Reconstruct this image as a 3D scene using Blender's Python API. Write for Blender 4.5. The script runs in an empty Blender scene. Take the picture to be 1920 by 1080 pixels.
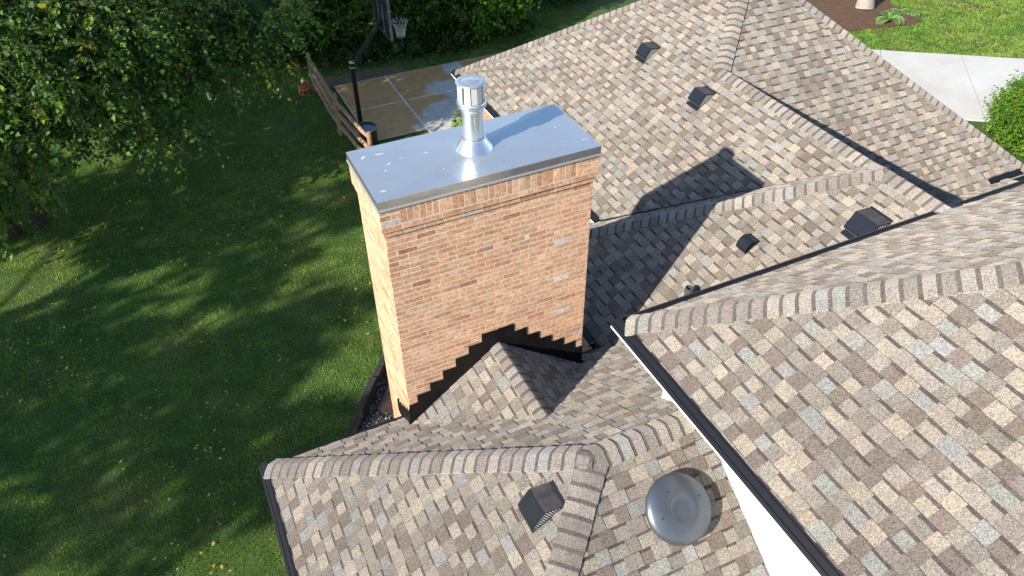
import bpy, math, random
import numpy as np
from mathutils import Vector, Matrix

random.seed(7)
RNG = np.random.default_rng(7)
SC = bpy.context.scene
COL = SC.collection
G = 6.45                       # ground is z = 0; roof numbers below are measured from the chimney cap, G above the lawn

# ------------------------------------------------------------------ camera
def cam_axes(yaw, pitch, roll):
    cy, sy, cp, sp = math.cos(yaw), math.sin(yaw), math.cos(pitch), math.sin(pitch)
    f = np.array([sy * cp, cy * cp, -sp]); r = np.array([cy, -sy, 0.0]); u = np.cross(r, f)
    cr, sr = math.cos(roll), math.sin(roll)
    return cr * r + sr * u, -sr * r + cr * u, f
R_, U_, F_ = cam_axes(0.4333451, 0.7017230, -0.0116573)
cam_d = bpy.data.cameras.new('camera'); cam = bpy.data.objects.new('camera', cam_d); COL.objects.link(cam)
cam.matrix_world = Matrix(((R_[0], U_[0], -F_[0], -1.42079), (R_[1], U_[1], -F_[1], -6.11882),
                           (R_[2], U_[2], -F_[2], 4.12500 + G), (0, 0, 0, 1)))
cam_d.sensor_width = 36.0; cam_d.sensor_fit = 'HORIZONTAL'; cam_d.lens = 1446.862 / 1920 * 36
cam_d.clip_start = 0.1; cam_d.clip_end = 1500
SC.camera = cam

# ------------------------------------------------------------------ light
SUN = Vector((-0.826, -0.278, 0.490)).normalized()
w = bpy.data.worlds.new('World'); SC.world = w; w.use_nodes = True
nt = w.node_tree; bg = nt.nodes['Background']
sky = nt.nodes.new('ShaderNodeTexSky'); sky.sky_type = 'NISHITA'; sky.sun_disc = False
sky.sun_elevation = math.asin(SUN.z); sky.sun_rotation = math.atan2(SUN.x, SUN.y)
sky.air_density = 1.0; sky.dust_density = 0.25; sky.ozone_density = 2.0
nt.links.new(sky.outputs[0], bg.inputs[0]); bg.inputs[1].default_value = 0.125
sl = bpy.data.lights.new('sun', 'SUN'); sl.energy = 4.6; sl.angle = math.radians(0.55); sl.color = (1.0, 0.94, 0.84)
so = bpy.data.objects.new('sun', sl); COL.objects.link(so); so.rotation_euler = SUN.to_track_quat('Z', 'Y').to_euler()
SC.view_settings.view_transform = 'Standard'; SC.view_settings.look = 'None'
SC.view_settings.exposure = 0.76; SC.view_settings.gamma = 1.0
SC.render.engine = 'CYCLES'
SC.cycles.max_bounces = 8; SC.cycles.transparent_max_bounces = 8
try: SC.cycles.use_denoising = True
except Exception: pass

# ------------------------------------------------------------------ helpers
class MB:
    """collects faces with their own vertices, a colour and a material slot"""
    def __init__(s): s.v = []; s.f = []; s.c = []; s.m = []; s.sm = []
    def face(s, pts, col=(1, 1, 1), mat=0, smooth=False):
        b = len(s.v); s.v.extend([tuple(p) for p in pts]); s.c.extend([col] * len(pts))
        s.f.append(tuple(range(b, b + len(pts)))); s.m.append(mat); s.sm.append(smooth)
    def grid(s, rows, col=(1, 1, 1), mat=0, smooth=True, closed=False):
        b = len(s.v); n = len(rows[0])
        for r in rows:
            s.v.extend([tuple(p) for p in r]); s.c.extend([col] * n)
        for i in range(len(rows) - 1):
            for j in range(n if closed else n - 1):
                k = (j + 1) % n
                s.f.append((b + i * n + j, b + i * n + k, b + (i + 1) * n + k, b + (i + 1) * n + j)); s.m.append(mat); s.sm.append(smooth)
    def box(s, o, a, b, c, col=(1, 1, 1), mat=0):
        o, a, b, c = (np.array(q, float) for q in (o, a, b, c))
        if np.dot(np.cross(a, b), c) < 0: a, b = b, a
        P = lambda i, j, k: o + a * i + b * j + c * k
        for q in (((0,0,0),(0,1,0),(1,1,0),(1,0,0)), ((0,0,1),(1,0,1),(1,1,1),(0,1,1)), ((0,0,0),(1,0,0),(1,0,1),(0,0,1)),
                  ((0,1,0),(0,1,1),(1,1,1),(1,1,0)), ((0,0,0),(0,0,1),(0,1,1),(0,1,0)), ((1,0,0),(1,1,0),(1,1,1),(1,0,1))):
            s.face([P(*t) for t in q], col, mat)
    def bx(s, x0, y0, z0, x1, y1, z1, col=(1, 1, 1), mat=0):
        s.box((x0, y0, z0), (x1 - x0, 0, 0), (0, y1 - y0, 0), (0, 0, z1 - z0), col, mat)
    def tube(s, pts, rad, n=8, col=(1, 1, 1), mat=0, cap=True):
        pts = [np.array(p, float) for p in pts]; rows = []
        for i, p in enumerate(pts):
            d = pts[min(i + 1, len(pts) - 1)] - pts[max(i - 1, 0)]; d /= np.linalg.norm(d) + 1e-9
            a = np.cross(d, (0, 0, 1)) if abs(d[2]) < .9 else np.cross(d, (1, 0, 0)); a /= np.linalg.norm(a); b = np.cross(d, a)
            r = rad[i] if hasattr(rad, '__len__') else rad
            rows.append([p + r * (a * math.cos(t) + b * math.sin(t)) for t in [2 * math.pi * k / n for k in range(n)]])
        s.grid(rows, col, mat, True, True)
        if cap: s.face(rows[0][::-1], col, mat); s.face(rows[-1], col, mat)
    def lathe(s, prof, c, n=32, col=(1, 1, 1), mat=0, axis=None):
        rows = []
        for r, z in prof:
            rows.append([(c[0] + r * math.cos(2 * math.pi * k / n), c[1] + r * math.sin(2 * math.pi * k / n), c[2] + z) for k in range(n)])
        s.grid(rows, col, mat, True, True)
    def prism(s, poly, d, col=(1, 1, 1), mat=0):
        d = np.array(d, float); poly = [np.array(p, float) for p in poly]; top = [p + d for p in poly]
        nrm = sum(np.cross(poly[i] - poly[0], poly[i + 1] - poly[0]) for i in range(1, len(poly) - 1))
        if np.dot(nrm, d) > 0: s.face(poly[::-1], col, mat); s.face(top, col, mat); fl = False
        else: s.face(poly, col, mat); s.face(top[::-1], col, mat); fl = True
        for i in range(len(poly)):
            j = (i + 1) % len(poly); q = [poly[i], poly[j], top[j], top[i]]
            s.face(q[::-1] if fl else q, col, mat)

def loc_of(o):
    p = np.zeros(3)
    while o is not None: p += np.array(o.location); o = o.parent
    return p

def build(name, mb, mats, parent=None, loc=None, label=None, cat=None, group=None, kind=None, dz=G, rel=False):
    """one mesh object; vertices given in place (with dz added), stored relative to loc / parent"""
    if not isinstance(mats, (list, tuple)): mats = [mats]
    base = np.zeros(3) if parent is None else loc_of(parent)
    o_loc = np.zeros(3) if loc is None else np.array(loc, float)
    v = np.array(mb.v, float).reshape(-1, 3)
    if not rel: v[:, 2] += dz; v = v - base - o_loc
    me = bpy.data.meshes.new(name)
    nl = sum(len(f) for f in mb.f)
    me.vertices.add(len(v)); me.vertices.foreach_set('co', v.astype(np.float32).ravel())
    me.loops.add(nl); me.loops.foreach_set('vertex_index', np.fromiter((i for f in mb.f for i in f), np.int32, nl))
    tot = np.array([len(f) for f in mb.f], np.int32); st = np.concatenate([[0], np.cumsum(tot)[:-1]]).astype(np.int32)
    me.polygons.add(len(tot)); me.polygons.foreach_set('loop_start', st); me.polygons.foreach_set('loop_total', tot)
    me.polygons.foreach_set('material_index', np.array(mb.m, np.int32)); me.polygons.foreach_set('use_smooth', np.array(mb.sm, bool))
    ca = me.color_attributes.new('col', 'FLOAT_COLOR', 'POINT')
    c4 = np.ones((len(v), 4), np.float32); c4[:, :3] = np.array(mb.c, np.float32).reshape(-1, 3)
    ca.data.foreach_set('color', c4.ravel())
    for m in mats: me.materials.append(m)
    me.update(calc_edges=True); me.validate()
    o = bpy.data.objects.new(name, me); COL.objects.link(o); o.location = o_loc
    if parent is not None: o.parent = parent
    tag(o, label, cat, group, kind)
    return o

def build_tris(name, V, T, C, mat, parent=None, **kw):
    """V (n,3) world points, T (m,3) indices, C (n,3) colours"""
    me = bpy.data.meshes.new(name); base = np.zeros(3) if parent is None else loc_of(parent)
    V = V - base
    me.vertices.add(len(V)); me.vertices.foreach_set('co', V.astype(np.float32).ravel())
    me.loops.add(T.size); me.loops.foreach_set('vertex_index', T.astype(np.int32).ravel())
    me.polygons.add(len(T)); me.polygons.foreach_set('loop_start', np.arange(0, T.size, 3, dtype=np.int32))
    me.polygons.foreach_set('loop_total', np.full(len(T), 3, np.int32))
    ca = me.color_attributes.new('col', 'FLOAT_COLOR', 'POINT')
    c4 = np.ones((len(V), 4), np.float32); c4[:, :3] = C; ca.data.foreach_set('color', c4.ravel())
    me.materials.append(mat); me.update(calc_edges=True)
    o = bpy.data.objects.new(name, me); COL.objects.link(o)
    if parent is not None: o.parent = parent
    tag(o, **kw)
    return o

def tag(o, label=None, cat=None, group=None, kind=None):
    if label: o['label'] = label
    if cat: o['category'] = cat
    if group: o['group'] = group
    if kind: o['kind'] = kind

def thing(name, loc, label, cat, group=None):
    o = bpy.data.objects.new(name, None); COL.objects.link(o); o.location = loc; o.empty_display_size = .3
    tag(o, label, cat, group); return o

# ------------------------------------------------------------------ materials
def new_mat(name):
    m = bpy.data.materials.new(name); m.use_nodes = True
    return m, m.node_tree, m.node_tree.nodes['Principled BSDF']
def N(t, kind, **kw):
    n = t.nodes.new(kind)
    for k, v in kw.items(): setattr(n, k, v)
    return n
def coords(t): return N(t, 'ShaderNodeNewGeometry').outputs['Position']
def noise(t, scale, detail=3, rough=.55, vec=None):
    n = N(t, 'ShaderNodeTexNoise'); n.inputs['Scale'].default_value = scale; n.inputs['Detail'].default_value = detail
    n.inputs['Roughness'].default_value = rough; t.links.new(vec if vec is not None else coords(t), n.inputs['Vector']); return n.outputs['Fac']
def ramp(t, fac, stops):
    r = N(t, 'ShaderNodeValToRGB'); e = r.color_ramp.elements
    while len(e) < len(stops): e.new(.5)
    for i, (p, c) in enumerate(stops): e[i].position = p; e[i].color = (*c, 1) if hasattr(c, '__len__') else (c, c, c, 1)
    t.links.new(fac, r.inputs[0]); return r.outputs[0]
def mixc(t, a, b, fac, mode='MIX'):
    m = N(t, 'ShaderNodeMix', data_type='RGBA', blend_type=mode)
    for sock, v in ((m.inputs[0], fac), (m.inputs[6], a), (m.inputs[7], b)):
        if hasattr(v, 'node'): t.links.new(v, sock)
        elif hasattr(v, '__len__'): sock.default_value = (*v, 1)
        else: sock.default_value = v
    return m.outputs[2]
def attr(t): return N(t, 'ShaderNodeAttribute', attribute_name='col').outputs['Color']
def bump(t, p, h, strength=.4, dist=.005):
    b = N(t, 'ShaderNodeBump'); b.inputs['Strength'].default_value = strength; b.inputs['Distance'].default_value = dist
    t.links.new(h, b.inputs['Height']); t.links.new(b.outputs[0], p.inputs['Normal'])
def plain(name, col, rough=.6, metal=0.0, var=.12, scale=8, bmp=0, spec=.5):
    m, t, p = new_mat(name)
    f = ramp(t, noise(t, scale, 4), [(.25, 1 - var), (.75, 1 + var)])
    t.links.new(mixc(t, (*col,), f, 1.0, 'MULTIPLY'), p.inputs['Base Color'])
    p.inputs['Roughness'].default_value = rough; p.inputs['Metallic'].default_value = metal; p.inputs['Specular IOR Level'].default_value = spec
    if bmp: bump(t, p, noise(t, scale * 6, 4), bmp, .004)
    return m
def vcol(name, rough=.9, speck=(.78, 1.22), sscale=170, bmp=.5, bscale=220, spec=.2, blotch=.06):
    m, t, p = new_mat(name)
    pos = coords(t)
    a = ramp(t, noise(t, sscale, 2, .8, pos), [(.3, speck[0]), (.7, speck[1])])
    wv = N(t, 'ShaderNodeTexVoronoi'); wv.inputs['Scale'].default_value = sscale * .8; t.links.new(pos, wv.inputs['Vector'])
    g = N(t, 'ShaderNodeSeparateColor'); t.links.new(wv.outputs['Color'], g.inputs[0])
    b = ramp(t, g.outputs[0], [(0, speck[0]), (1, speck[1])])
    c = mixc(t, attr(t), a, 1.0, 'MULTIPLY'); c = mixc(t, c, b, 1.0, 'MULTIPLY')
    c = mixc(t, c, ramp(t, noise(t, 1.3, 4), [(.3, 1 - blotch), (.7, 1 + blotch)]), 1.0, 'MULTIPLY')
    t.links.new(c, p.inputs['Base Color'])
    p.inputs['Roughness'].default_value = rough; p.inputs['Specular IOR Level'].default_value = spec; p.inputs['Diffuse Roughness'].default_value = 1.0
    if bmp: bump(t, p, noise(t, bscale, 3), bmp, .003)
    return m
def leaf_mat(name, trans=.35, rough=.45):
    m, t, p = new_mat(name)
    t.links.new(attr(t), p.inputs['Base Color']); p.inputs['Roughness'].default_value = rough; p.inputs['Specular IOR Level'].default_value = .28
    tr = N(t, 'ShaderNodeBsdfTranslucent'); mx = N(t, 'ShaderNodeMixShader'); mx.inputs[0].default_value = trans
    t.links.new(mixc(t, attr(t), (1.5, 1.7, .6), 1.0, 'MULTIPLY'), tr.inputs[0])
    t.links.new(p.outputs[0], mx.inputs[1]); t.links.new(tr.outputs[0], mx.inputs[2])
    t.links.new(mx.outputs[0], t.nodes['Material Output'].inputs[0]); return m

M_SHINGLE = vcol('asphalt_shingle', .95, (.64, 1.36), 150, .7, 260, .12, .11)
M_BRICK = vcol('clay_brick', .9, (.80, 1.20), 40, .4, 90, .2, .09)
M_MORTAR = plain('mortar', (.70, .62, .52), .95, 0, .12, 30, .3)
M_BLACK = plain('black_painted_metal', (.011, .0115, .014), .42, 0, .15, 10, 0, .35)
M_FLASH = plain('black_flashing', (.011, .010, .010), .5, 0, .5, 5, .2, .2)
M_VENT = plain('dark_vent_metal', (.015, .0175, .024), .34, 0, .2, 12, 0, .4)
M_DUST = plain('dusty_vent_metal', (.075, .066, .062), .7, 0, .45, 14)
M_WHITE = plain('white_aluminium', (.80, .79, .77), .5, 0, .04, 3)
M_GRILLE = plain('white_grille', (.55, .55, .54), .5, 0, .05, 20)
M_CONC = None
M_WOOD = plain('weathered_wood', (.38, .225, .130), .85, 0, .45, 9, .5)
M_TIMBER = plain('dark_timber', (.034, .029, .027), .9, 0, .4, 14, .6)
M_BARK = plain('bark', (.055, .043, .034), .95, 0, .45, 9, .8)
M_BARKPALE = plain('pale_bark', (.36, .31, .27), .95, 0, .3, 14, .8)
M_LEAF = leaf_mat('leaves', .38)
M_GRASS = leaf_mat('grass_blades', .3, .6)
M_PIPE = plain('grey_plastic_pipe', (.075, .085, .095), .5, 0, .08, 6)

# metal chimney cap: galvanised sheet with faint rolling marks and smudges
def metal(name, col, rough, rv, sm=.0, mt=1.0, dull=None, fac=0, bmp=.25):
    m, t, p = new_mat(name)
    p.inputs['Metallic'].default_value = mt
    n = noise(t, 2.2, 5, .6); f = ramp(t, n, [(.3, 1 - sm), (.7, 1)])
    t.links.new(mixc(t, (*col,), f, 1.0, 'MULTIPLY'), p.inputs['Base Color'])
    t.links.new(ramp(t, noise(t, 5, 4), [(.3, rough - rv), (.7, rough + rv)]), p.inputs['Roughness'])
    if bmp: bump(t, p, noise(t, 3.0, 2), bmp, .012)
    if dull:        # oxide bloom on the sheet
        d = N(t, 'ShaderNodeBsdfDiffuse'); d.inputs[0].default_value = (*dull, 1); mx = N(t, 'ShaderNodeMixShader'); mx.inputs[0].default_value = fac
        t.links.new(p.outputs[0], mx.inputs[1]); t.links.new(d.outputs[0], mx.inputs[2]); t.links.new(mx.outputs[0], t.nodes['Material Output'].inputs[0])
    return m
M_CAP = metal('galvanised_sheet', (.64, .75, .84), .29, .06, .10, .96, (.56, .56, .54), .30, 0)  # base tinted blue to paint in a deeper sky reflection
M_FLUE = metal('bright_flue_steel', (.90, .90, .90), .30, .06, .05, 1.0, (.75, .75, .75), .08)
M_SLAT = metal('terminal_aluminium', (.92, .91, .90), .42, .05, .03, 1.0, (.85, .83, .80), .50)
M_DOME = plain('grey_enamel_metal', (.125, .14, .165), .34, .6, .12, 5)

# ------------------------------------------------------------------ roof planes (z = a x + b y + c, plan metres)
m_, ze, xA, yA = .693, -3.608, -1.805, .473
yA2 = yA - 5.8; x5, y5, xr = 2.883, 3.126, 10.066
m1, ze1, x1, y1, y2, xP = .71, -3.562, 4.409, 9.699, .968, 12.513
zu, xu, yu = -1.119, 1.831, -1.425
y13, x14 = 1.02, 11.95
class Plane:
    def __init__(s, a, b, c):
        s.a, s.b, s.c = a, b, c
        s.n = np.array([-a, -b, 1.0]); s.n /= np.linalg.norm(s.n)
        g = max(math.hypot(a, b), 1e-9); s.v = np.array([a / g, b / g, g]); s.v /= np.linalg.norm(s.v)
        s.u = np.cross(s.v, s.n); s.g = g
    def z(s, x, y): return s.a * x + s.b * y + s.c
    def p(s, x, y, h=0): return np.array([x, y, s.z(x, y)]) + s.n * h
def eave(ax, sign, pos, z0, m):        # plane rising in direction sign along axis ax from z0 at pos
    return Plane(m * sign, 0, z0 - m * sign * pos) if ax == 0 else Plane(0, m * sign, z0 - m * sign * pos)
P9 = eave(0, 1, xA, ze, m_); P8 = eave(1, -1, yA, ze, m_); P10 = eave(1, 1, yA2, ze, m_)
P5 = eave(0, 1, x5, ze, m_); P6 = eave(1, -1, y5, ze, m_); PR = eave(0, -1, xr, ze, m_)
P1 = eave(0, 1, x1, ze1, m1); P2 = eave(1, 1, y2, ze1, m1); P4 = eave(1, -1, y1, ze1, m1)
apx, apy = x1 + (y1 - y2) / 2, (y1 + y2) / 2; apz = P1.z(apx, apy)
P3 = Plane(-(apz - ze1) / (xP - apx), 0, ze1 + (apz - ze1) / (xP - apx) * xP)
P13 = eave(1, -1, y13, ze, m_); P14 = eave(0, -1, x14, ze, m_)
P11 = eave(0, 1, xu, zu, m_); P12 = eave(1, -1, yu, zu, m_)
XU2, YU2 = 15.0, -11.2
P11b = eave(0, -1, XU2, zu, m_); P12b = eave(1, 1, YU2, zu, m_)
def meet(A, B, C):
    M = np.array([[A.a, A.b, -1], [B.a, B.b, -1], [C.a, C.b, -1]]); k = -np.array([A.c, B.c, C.c])
    return np.linalg.solve(M, k)
def clip(poly, a, b, c):               # keep a u + b v >= c
    out = []
    for i in range(len(poly)):
        p, q = poly[i], poly[(i + 1) % len(poly)]; dp = a * p[0] + b * p[1] - c; dq = a * q[0] + b * q[1] - c
        if dp >= 0: out.append(p)
        if (dp > 0) != (dq > 0) and abs(dp - dq) > 1e-12:
            t = dp / (dp - dq); out.append((p[0] + t * (q[0] - p[0]), p[1] + t * (q[1] - p[1])))
    return out
def area2(poly): return sum(poly[i][0] * poly[(i + 1) % len(poly)][1] - poly[(i + 1) % len(poly)][0] * poly[i][1] for i in range(len(poly)))

TAN, PALE, TAUPE, BROWN, GREY = (.335, .287, .230), (.285, .252, .211), (.230, .201, .172), (.192, .157, .131), (.268, .262, .240)
PAL_GAP = [TAN] * 34 + [GREY] * 20 + [PALE] * 26 + [TAUPE] * 16 + [BROWN] * 4
PAL_TOOTH = [TAUPE] * 40 + [PALE] * 16 + [BROWN] * 26 + [TAN] * 10 + [GREY] * 8
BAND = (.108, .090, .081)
def vary(rd, c, k=.07):
    f = 1 + rd.uniform(-k, k); return tuple(max(.01, q * f * (1 + rd.uniform(-.02, .02))) for q in c)
EXPO = .137
def shingle(mb, P, plan, eave_uv0, inset=.10, seed=1, holes=()):
    """laminated shingle courses over the convex plan polygons of one plane; eave_uv0 = any plan point on the eave line"""
    rd = random.Random(seed)
    o = P.p(*eave_uv0)
    pieces = []
    for poly in plan:
        q = [((P.p(x, y) - o) @ P.u, (P.p(x, y) - o) @ P.v) for x, y in poly]
        if area2(q) < 0: q = q[::-1]
        q = clip(q, 0, 1, inset)
        if len(q) > 2: pieces.append(q)
    if not pieces: return
    def W(u, v, h): return o + P.u * u + P.v * v + P.n * h
    for q in pieces: mb.face([W(u, v, -.012) for u, v in q], TAUPE)
    drift = rd.uniform(0, .3); below = []
    us = [u for q in pieces for u, v in q]; vs = [v for q in pieces for u, v in q]
    u0, u1, v1 = min(us), max(us), max(vs)
    for k in range(int(inset / EXPO) - 1, int(v1 / EXPO) + 1):
        va, vb = k * EXPO, (k + 1) * EXPO
        def pick(tooth, um):
            for _ in range(6):
                q = rd.choice(PAL_TOOTH if tooth else PAL_GAP)
                if cells and cells[-1][4] is q: continue
                if any(a <= um < b and (bq is q or sum(bq) + sum(q) > 1.62) for a, b, bq in below): continue
                break
            pick.last = q
            return q
        drift += rd.uniform(-.02, .02); u = u0 - .60 + (k % 2) * .150 + drift; tooth = True; cells = []
        while u < u1:
            wd = .150 + rd.uniform(-.036, .036); cc = pick(tooth, u + wd / 2)
            cells.append((u, u + wd, tooth, vary(rd, cc, .09), cc)); u += wd
            if rd.random() < .97: tooth = not tooth
        below = [(c_[0], c_[1], c_[4]) for c_ in cells]
        for ua, ub, th, cc, _ in cells:
            hl, hu = (.0135, .0065) if th else (.0075, .0010)
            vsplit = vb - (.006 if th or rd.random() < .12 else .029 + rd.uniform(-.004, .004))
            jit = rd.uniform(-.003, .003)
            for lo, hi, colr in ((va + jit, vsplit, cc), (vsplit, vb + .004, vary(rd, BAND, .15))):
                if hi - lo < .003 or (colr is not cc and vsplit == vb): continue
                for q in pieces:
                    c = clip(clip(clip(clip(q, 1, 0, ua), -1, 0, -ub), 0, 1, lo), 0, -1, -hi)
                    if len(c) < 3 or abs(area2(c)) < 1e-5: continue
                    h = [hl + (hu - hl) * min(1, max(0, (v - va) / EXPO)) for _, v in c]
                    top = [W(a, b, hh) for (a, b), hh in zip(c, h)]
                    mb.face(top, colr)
                    for i in range(len(c)):
                        j = (i + 1) % len(c)
                        dv = c[j][1] - c[i][1]
                        if colr is not cc or (abs(c[i][1] - hi) < 1e-6 and abs(c[j][1] - hi) < 1e-6): continue
                        mb.face([W(*c[i], -.008), W(*c[j], -.008), top[j], top[i]], tuple(q_ * .45 for q_ in colr))

def caps(mb, A, B, PA, PB, seed, step=.140, half=.146, lift=.024, start=0.0):
    """bent cap shingles from low end A to high end B where planes PA and PB meet"""
    rd = random.Random(seed); A, B = np.array(A, float), np.array(B, float); L = np.linalg.norm(B - A); d = (B - A) / L
    ws = []
    for P in (PA, PB):
        w_ = np.cross(P.n, d); w_ /= np.linalg.norm(w_)
        if w_[2] > 1e-6: w_ = -w_
        elif abs(w_[2]) <= 1e-6: pass
        ws.append(w_)
    up = PA.n + PB.n; up /= np.linalg.norm(up)
    ts = [-1, -.72, -.45, -.25, -.10, 0, .10, .25, .45, .72, 1]
    def prof(s, lh, hw):
        out = []
        for t in ts:
            a = abs(t) * hw; w_ = ws[0] if t < 0 else ws[1]; n_ = PA.n if t < 0 else PB.n
            rnd = max(0, .055 - a); k = min(1, a / .055)
            nn = n_ * k + up * (1 - k)
            out.append(A + d * s + w_ * a - up * rnd * .12 + nn * (lift + lh))
        return out
    n = max(1, int(round(L / step))); st = L / n
    for i in range(n):
        s0, s1 = start + i * st, start + (i + 1) * st + .006; cc = vary(rd, rd.choice([PALE, TAUPE, (.280, .270, .250), TAUPE, (.275, .24, .215), (.31, .275, .240), (.25, .215, .19), (.34, .30, .255)]), .06)
        hw = half + rd.uniform(-.006, .006); band = st * .31
        r0, r1, r2, rb = prof(s0, .008, hw), prof(s1 - band, .002, hw), prof(s1, .000, hw), prof(s0, -.030, hw)
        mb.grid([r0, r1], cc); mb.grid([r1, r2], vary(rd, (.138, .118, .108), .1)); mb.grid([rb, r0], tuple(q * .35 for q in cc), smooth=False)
        for e in (0, -1):
            mb.face([r0[e], r1[e], r1[e] - up * .035, r0[e] - up * .035], cc)

house = thing('house', (4.0, -2.0, 0), 'sprawling brick house with mottled tan shingle hip roofs and a tall brick chimney', 'house')

# gutters along eaves: start, end on the eave line, inward horizontal direction
def gutter(parent, a, b, inw, z0, mm, label=None, lip=0):
    a, b = np.array([*a, z0]), np.array([*b, z0]); iw = np.array([*inw, 0.0]); al = (b - a); L = np.linalg.norm(al); al /= L
    t = MB()
    pr = [(0, -.012), (0.0, -.040), (.050, -.095), (.055, -.125), (.105, -.125), (.105, -.012)]
    t.prism([a + iw * x + np.array([0, 0, z]) for x, z in pr], al * L); t.m[0] = t.m[1] = 1
    gut = build('gutter', t, [M_WHITE, M_BLACK], parent, label=label)
    g = MB()
    sl = np.array([iw[0], iw[1], mm]); sl /= np.linalg.norm(sl); nn = np.array([-iw[0] * mm, -iw[1] * mm, 1.0]); nn /= np.linalg.norm(nn)
    prof = [(-.006 - lip, -.004), (-.006 - lip, .006 + lip), (.020, .008 + lip), (.030, .008), (.034, .014), (.040, .008), (.092, .009), (.097, .015), (.103, .009), (.118, .010), (.118, -.004)]
    g.prism([a + sl * s + nn * h for s, h in prof], al * L, mat=0)
    build('gutter_guard', g, M_BLACK, gut)
    return gut

# --- low front block
apA = (xA + 2.9, yA - 2.9)
CH0, CH1, CHY = .045, 2.42, 1.022          # chimney shaft footprint x0, x1, back y
r = MB()
shingle(r, P9, [[(xA, yA), apA, (xA, yA2)]], (xA, yA), seed=11)
shingle(r, P8, [[(xA, yA), (x5, yA), (x5 + 2.9, yA - 2.9), apA]], (xA, yA), seed=12)
shingle(r, P10, [[(xA, yA2), (5.0, yA2), (5.0, apA[1]), apA]], (xA, yA2), seed=13)
# cricket
zc = P8.z(0, .045) + .905; yc = yA - (zc - ze) / m_; cx = (CH0 + CH1) / 2
PCL = Plane(.905 / (cx - .02), 0, zc - .905 / (cx - .02) * cx); PCR = Plane(-.905 / (cx - .02), 0, zc + .905 / (cx - .02) * cx)
shingle(r, PCL, [[(.02, .045), (cx, .045), (cx, yc)]], (.02, .045), inset=0.0, seed=14)
shingle(r, PCR, [[(2 * cx - .02, .045), (cx, .045), (cx, yc)]], (2 * cx - .02, .045), inset=0.0, seed=15)
roofA = build('roof', r, M_SHINGLE, house, label='low front hip roof of tan and taupe shingles round the chimney')
c = MB(); zA = P9.z(*apA)
caps(c, (xA + .11, yA - .11, P9.z(xA + .11, 0)), (*apA, zA), P9, P8, 21)
build('hip_cap', c, M_SHINGLE, roofA)
c = MB(); caps(c, (xA + .11, yA2 + .11, P9.z(xA + .11, 0)), (*apA, zA), P9, P10, 22); build('hip_cap', c, M_SHINGLE, roofA)
c = MB(); caps(c, (2.26, apA[1], zA), (apA[0] - .05, apA[1], zA), P8, P10, 23); build('ridge_cap', c, M_SHINGLE, roofA)
c = MB(); caps(c, (cx, yc + .02, zc), (cx, .06, zc), PCL, PCR, 24, half=.11, lift=.022); build('ridge_cap', c, M_SHINGLE, roofA)
gutter(roofA, (xA, yA2), (xA, yA), (1, 0), ze, m_)
gutter(roofA, (xA + .112, yA), (CH0 - .005, yA), (0, -1), ze, m_)
gutter(roofA, (CH1 + .03, yA), (x5 + .10, yA), (0, -1), ze, m_)

# --- rear wing and pyramid
xm5 = (x5 + xr) / 2
T5 = meet(P5, P6, PR); V1 = meet(P1, P6, PR); W1 = meet(P1, PR, P2); E2 = meet(PR, P2, Plane(0, 0, ze1))
r = MB()
shingle(r, P5, [[(x5, y5), (x5, yA), (x5 + 2.9, yA - 2.9), (xm5, yA - 2.9), (xm5, T5[1])]], (x5, y5), seed=31)
shingle(r, P6, [[(x5, y5), (x1, y5), V1[:2], T5[:2]]], (x5, y5), seed=32)
shingle(r, P1, [[(x1, y5), V1[:2], W1[:2], (x1, W1[1])], [(x1, W1[1]), W1[:2], (apx, apy), (x1, y1)]], (x1, y1), seed=33)
shingle(r, PR, [[(xm5, -2.4), T5[:2], V1[:2], W1[:2], E2[:2], (xr, y13), (xr - 3.2, y13 - 3.2)]], (xr, 0), inset=0, seed=34)
shingle(r, P2, [[W1[:2], E2[:2], (11.45, y2), (11.45, y2 + .05), (apx, apy)]], (xP, y2), inset=0, seed=35)
shingle(r, P2, [[(11.45, y2), (xP, y2), (apx, apy), (11.45, y2 + .05)]], (xP, y2), seed=35)
shingle(r, P13, [[(xr, y13), (x14, y13), (x14 - 3, y13 - 3), (xr - 3, y13 - 3)]], (xr, y13), inset=0, seed=36)
shingle(r, P3, [[(xP, y2), (xP, y1), (apx, apy)]], (xP, y2), seed=37)
shingle(r, P4, [[(xP, y1), (x1, y1), (apx, apy)]], (xP, y1), seed=38)
shingle(r, P14, [[(x14, y13), (x14, y13 - 5), (x14 - 3, y13 - 5), (x14 - 3, y13 - 3)]], (x14, y13), seed=39)
roofB = build('roof', r, M_SHINGLE, house, label='rear wing roof rising to a pyramid of mottled tan shingles')
def hipcap(nm, A, B, PA, PB, seed, **k):
    c = MB(); caps(c, A, B, PA, PB, seed, **k); return build(nm, c, M_SHINGLE, roofB)
AP = (apx, apy, apz)
hipcap('hip_cap', (x5 + .06, y5 - .06, P5.z(x5 + .06, 0)), T5, P5, P6, 41)
hipcap('hip_cap', (x1 + .10, y1 - .10, P1.z(x1 + .10, 0)), AP, P1, P4, 42)
hipcap('hip_cap', W1, AP, P1, P2, 43)
hipcap('hip_cap', (xP - .06, y2 + .07, P3.z(xP - .06, 0)), AP, P3, P2, 44)
hipcap('hip_cap', (xP - .06, y1 - .07, P3.z(xP - .06, 0)), AP, P3, P4, 45)
hipcap('ridge_cap', V1, W1, P1, PR, 46)
hipcap('hip_cap', V1, T5, P6, PR, 47, step=.2)
hipcap('ridge_cap', (xm5, -1.75, P5.z(xm5, 0)), T5, P5, PR, 48)
hipcap('hip_cap', (x14 - .06, y13 - .06, P14.z(x14 - .06, 0)), (x14 - 2.9, y13 - 2.9, P14.z(x14 - 2.9, 0)), P14, P13, 49)
gutter(roofB, (x1, y5 - .05), (x1, y1), (1, 0), ze1, m1)
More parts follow.
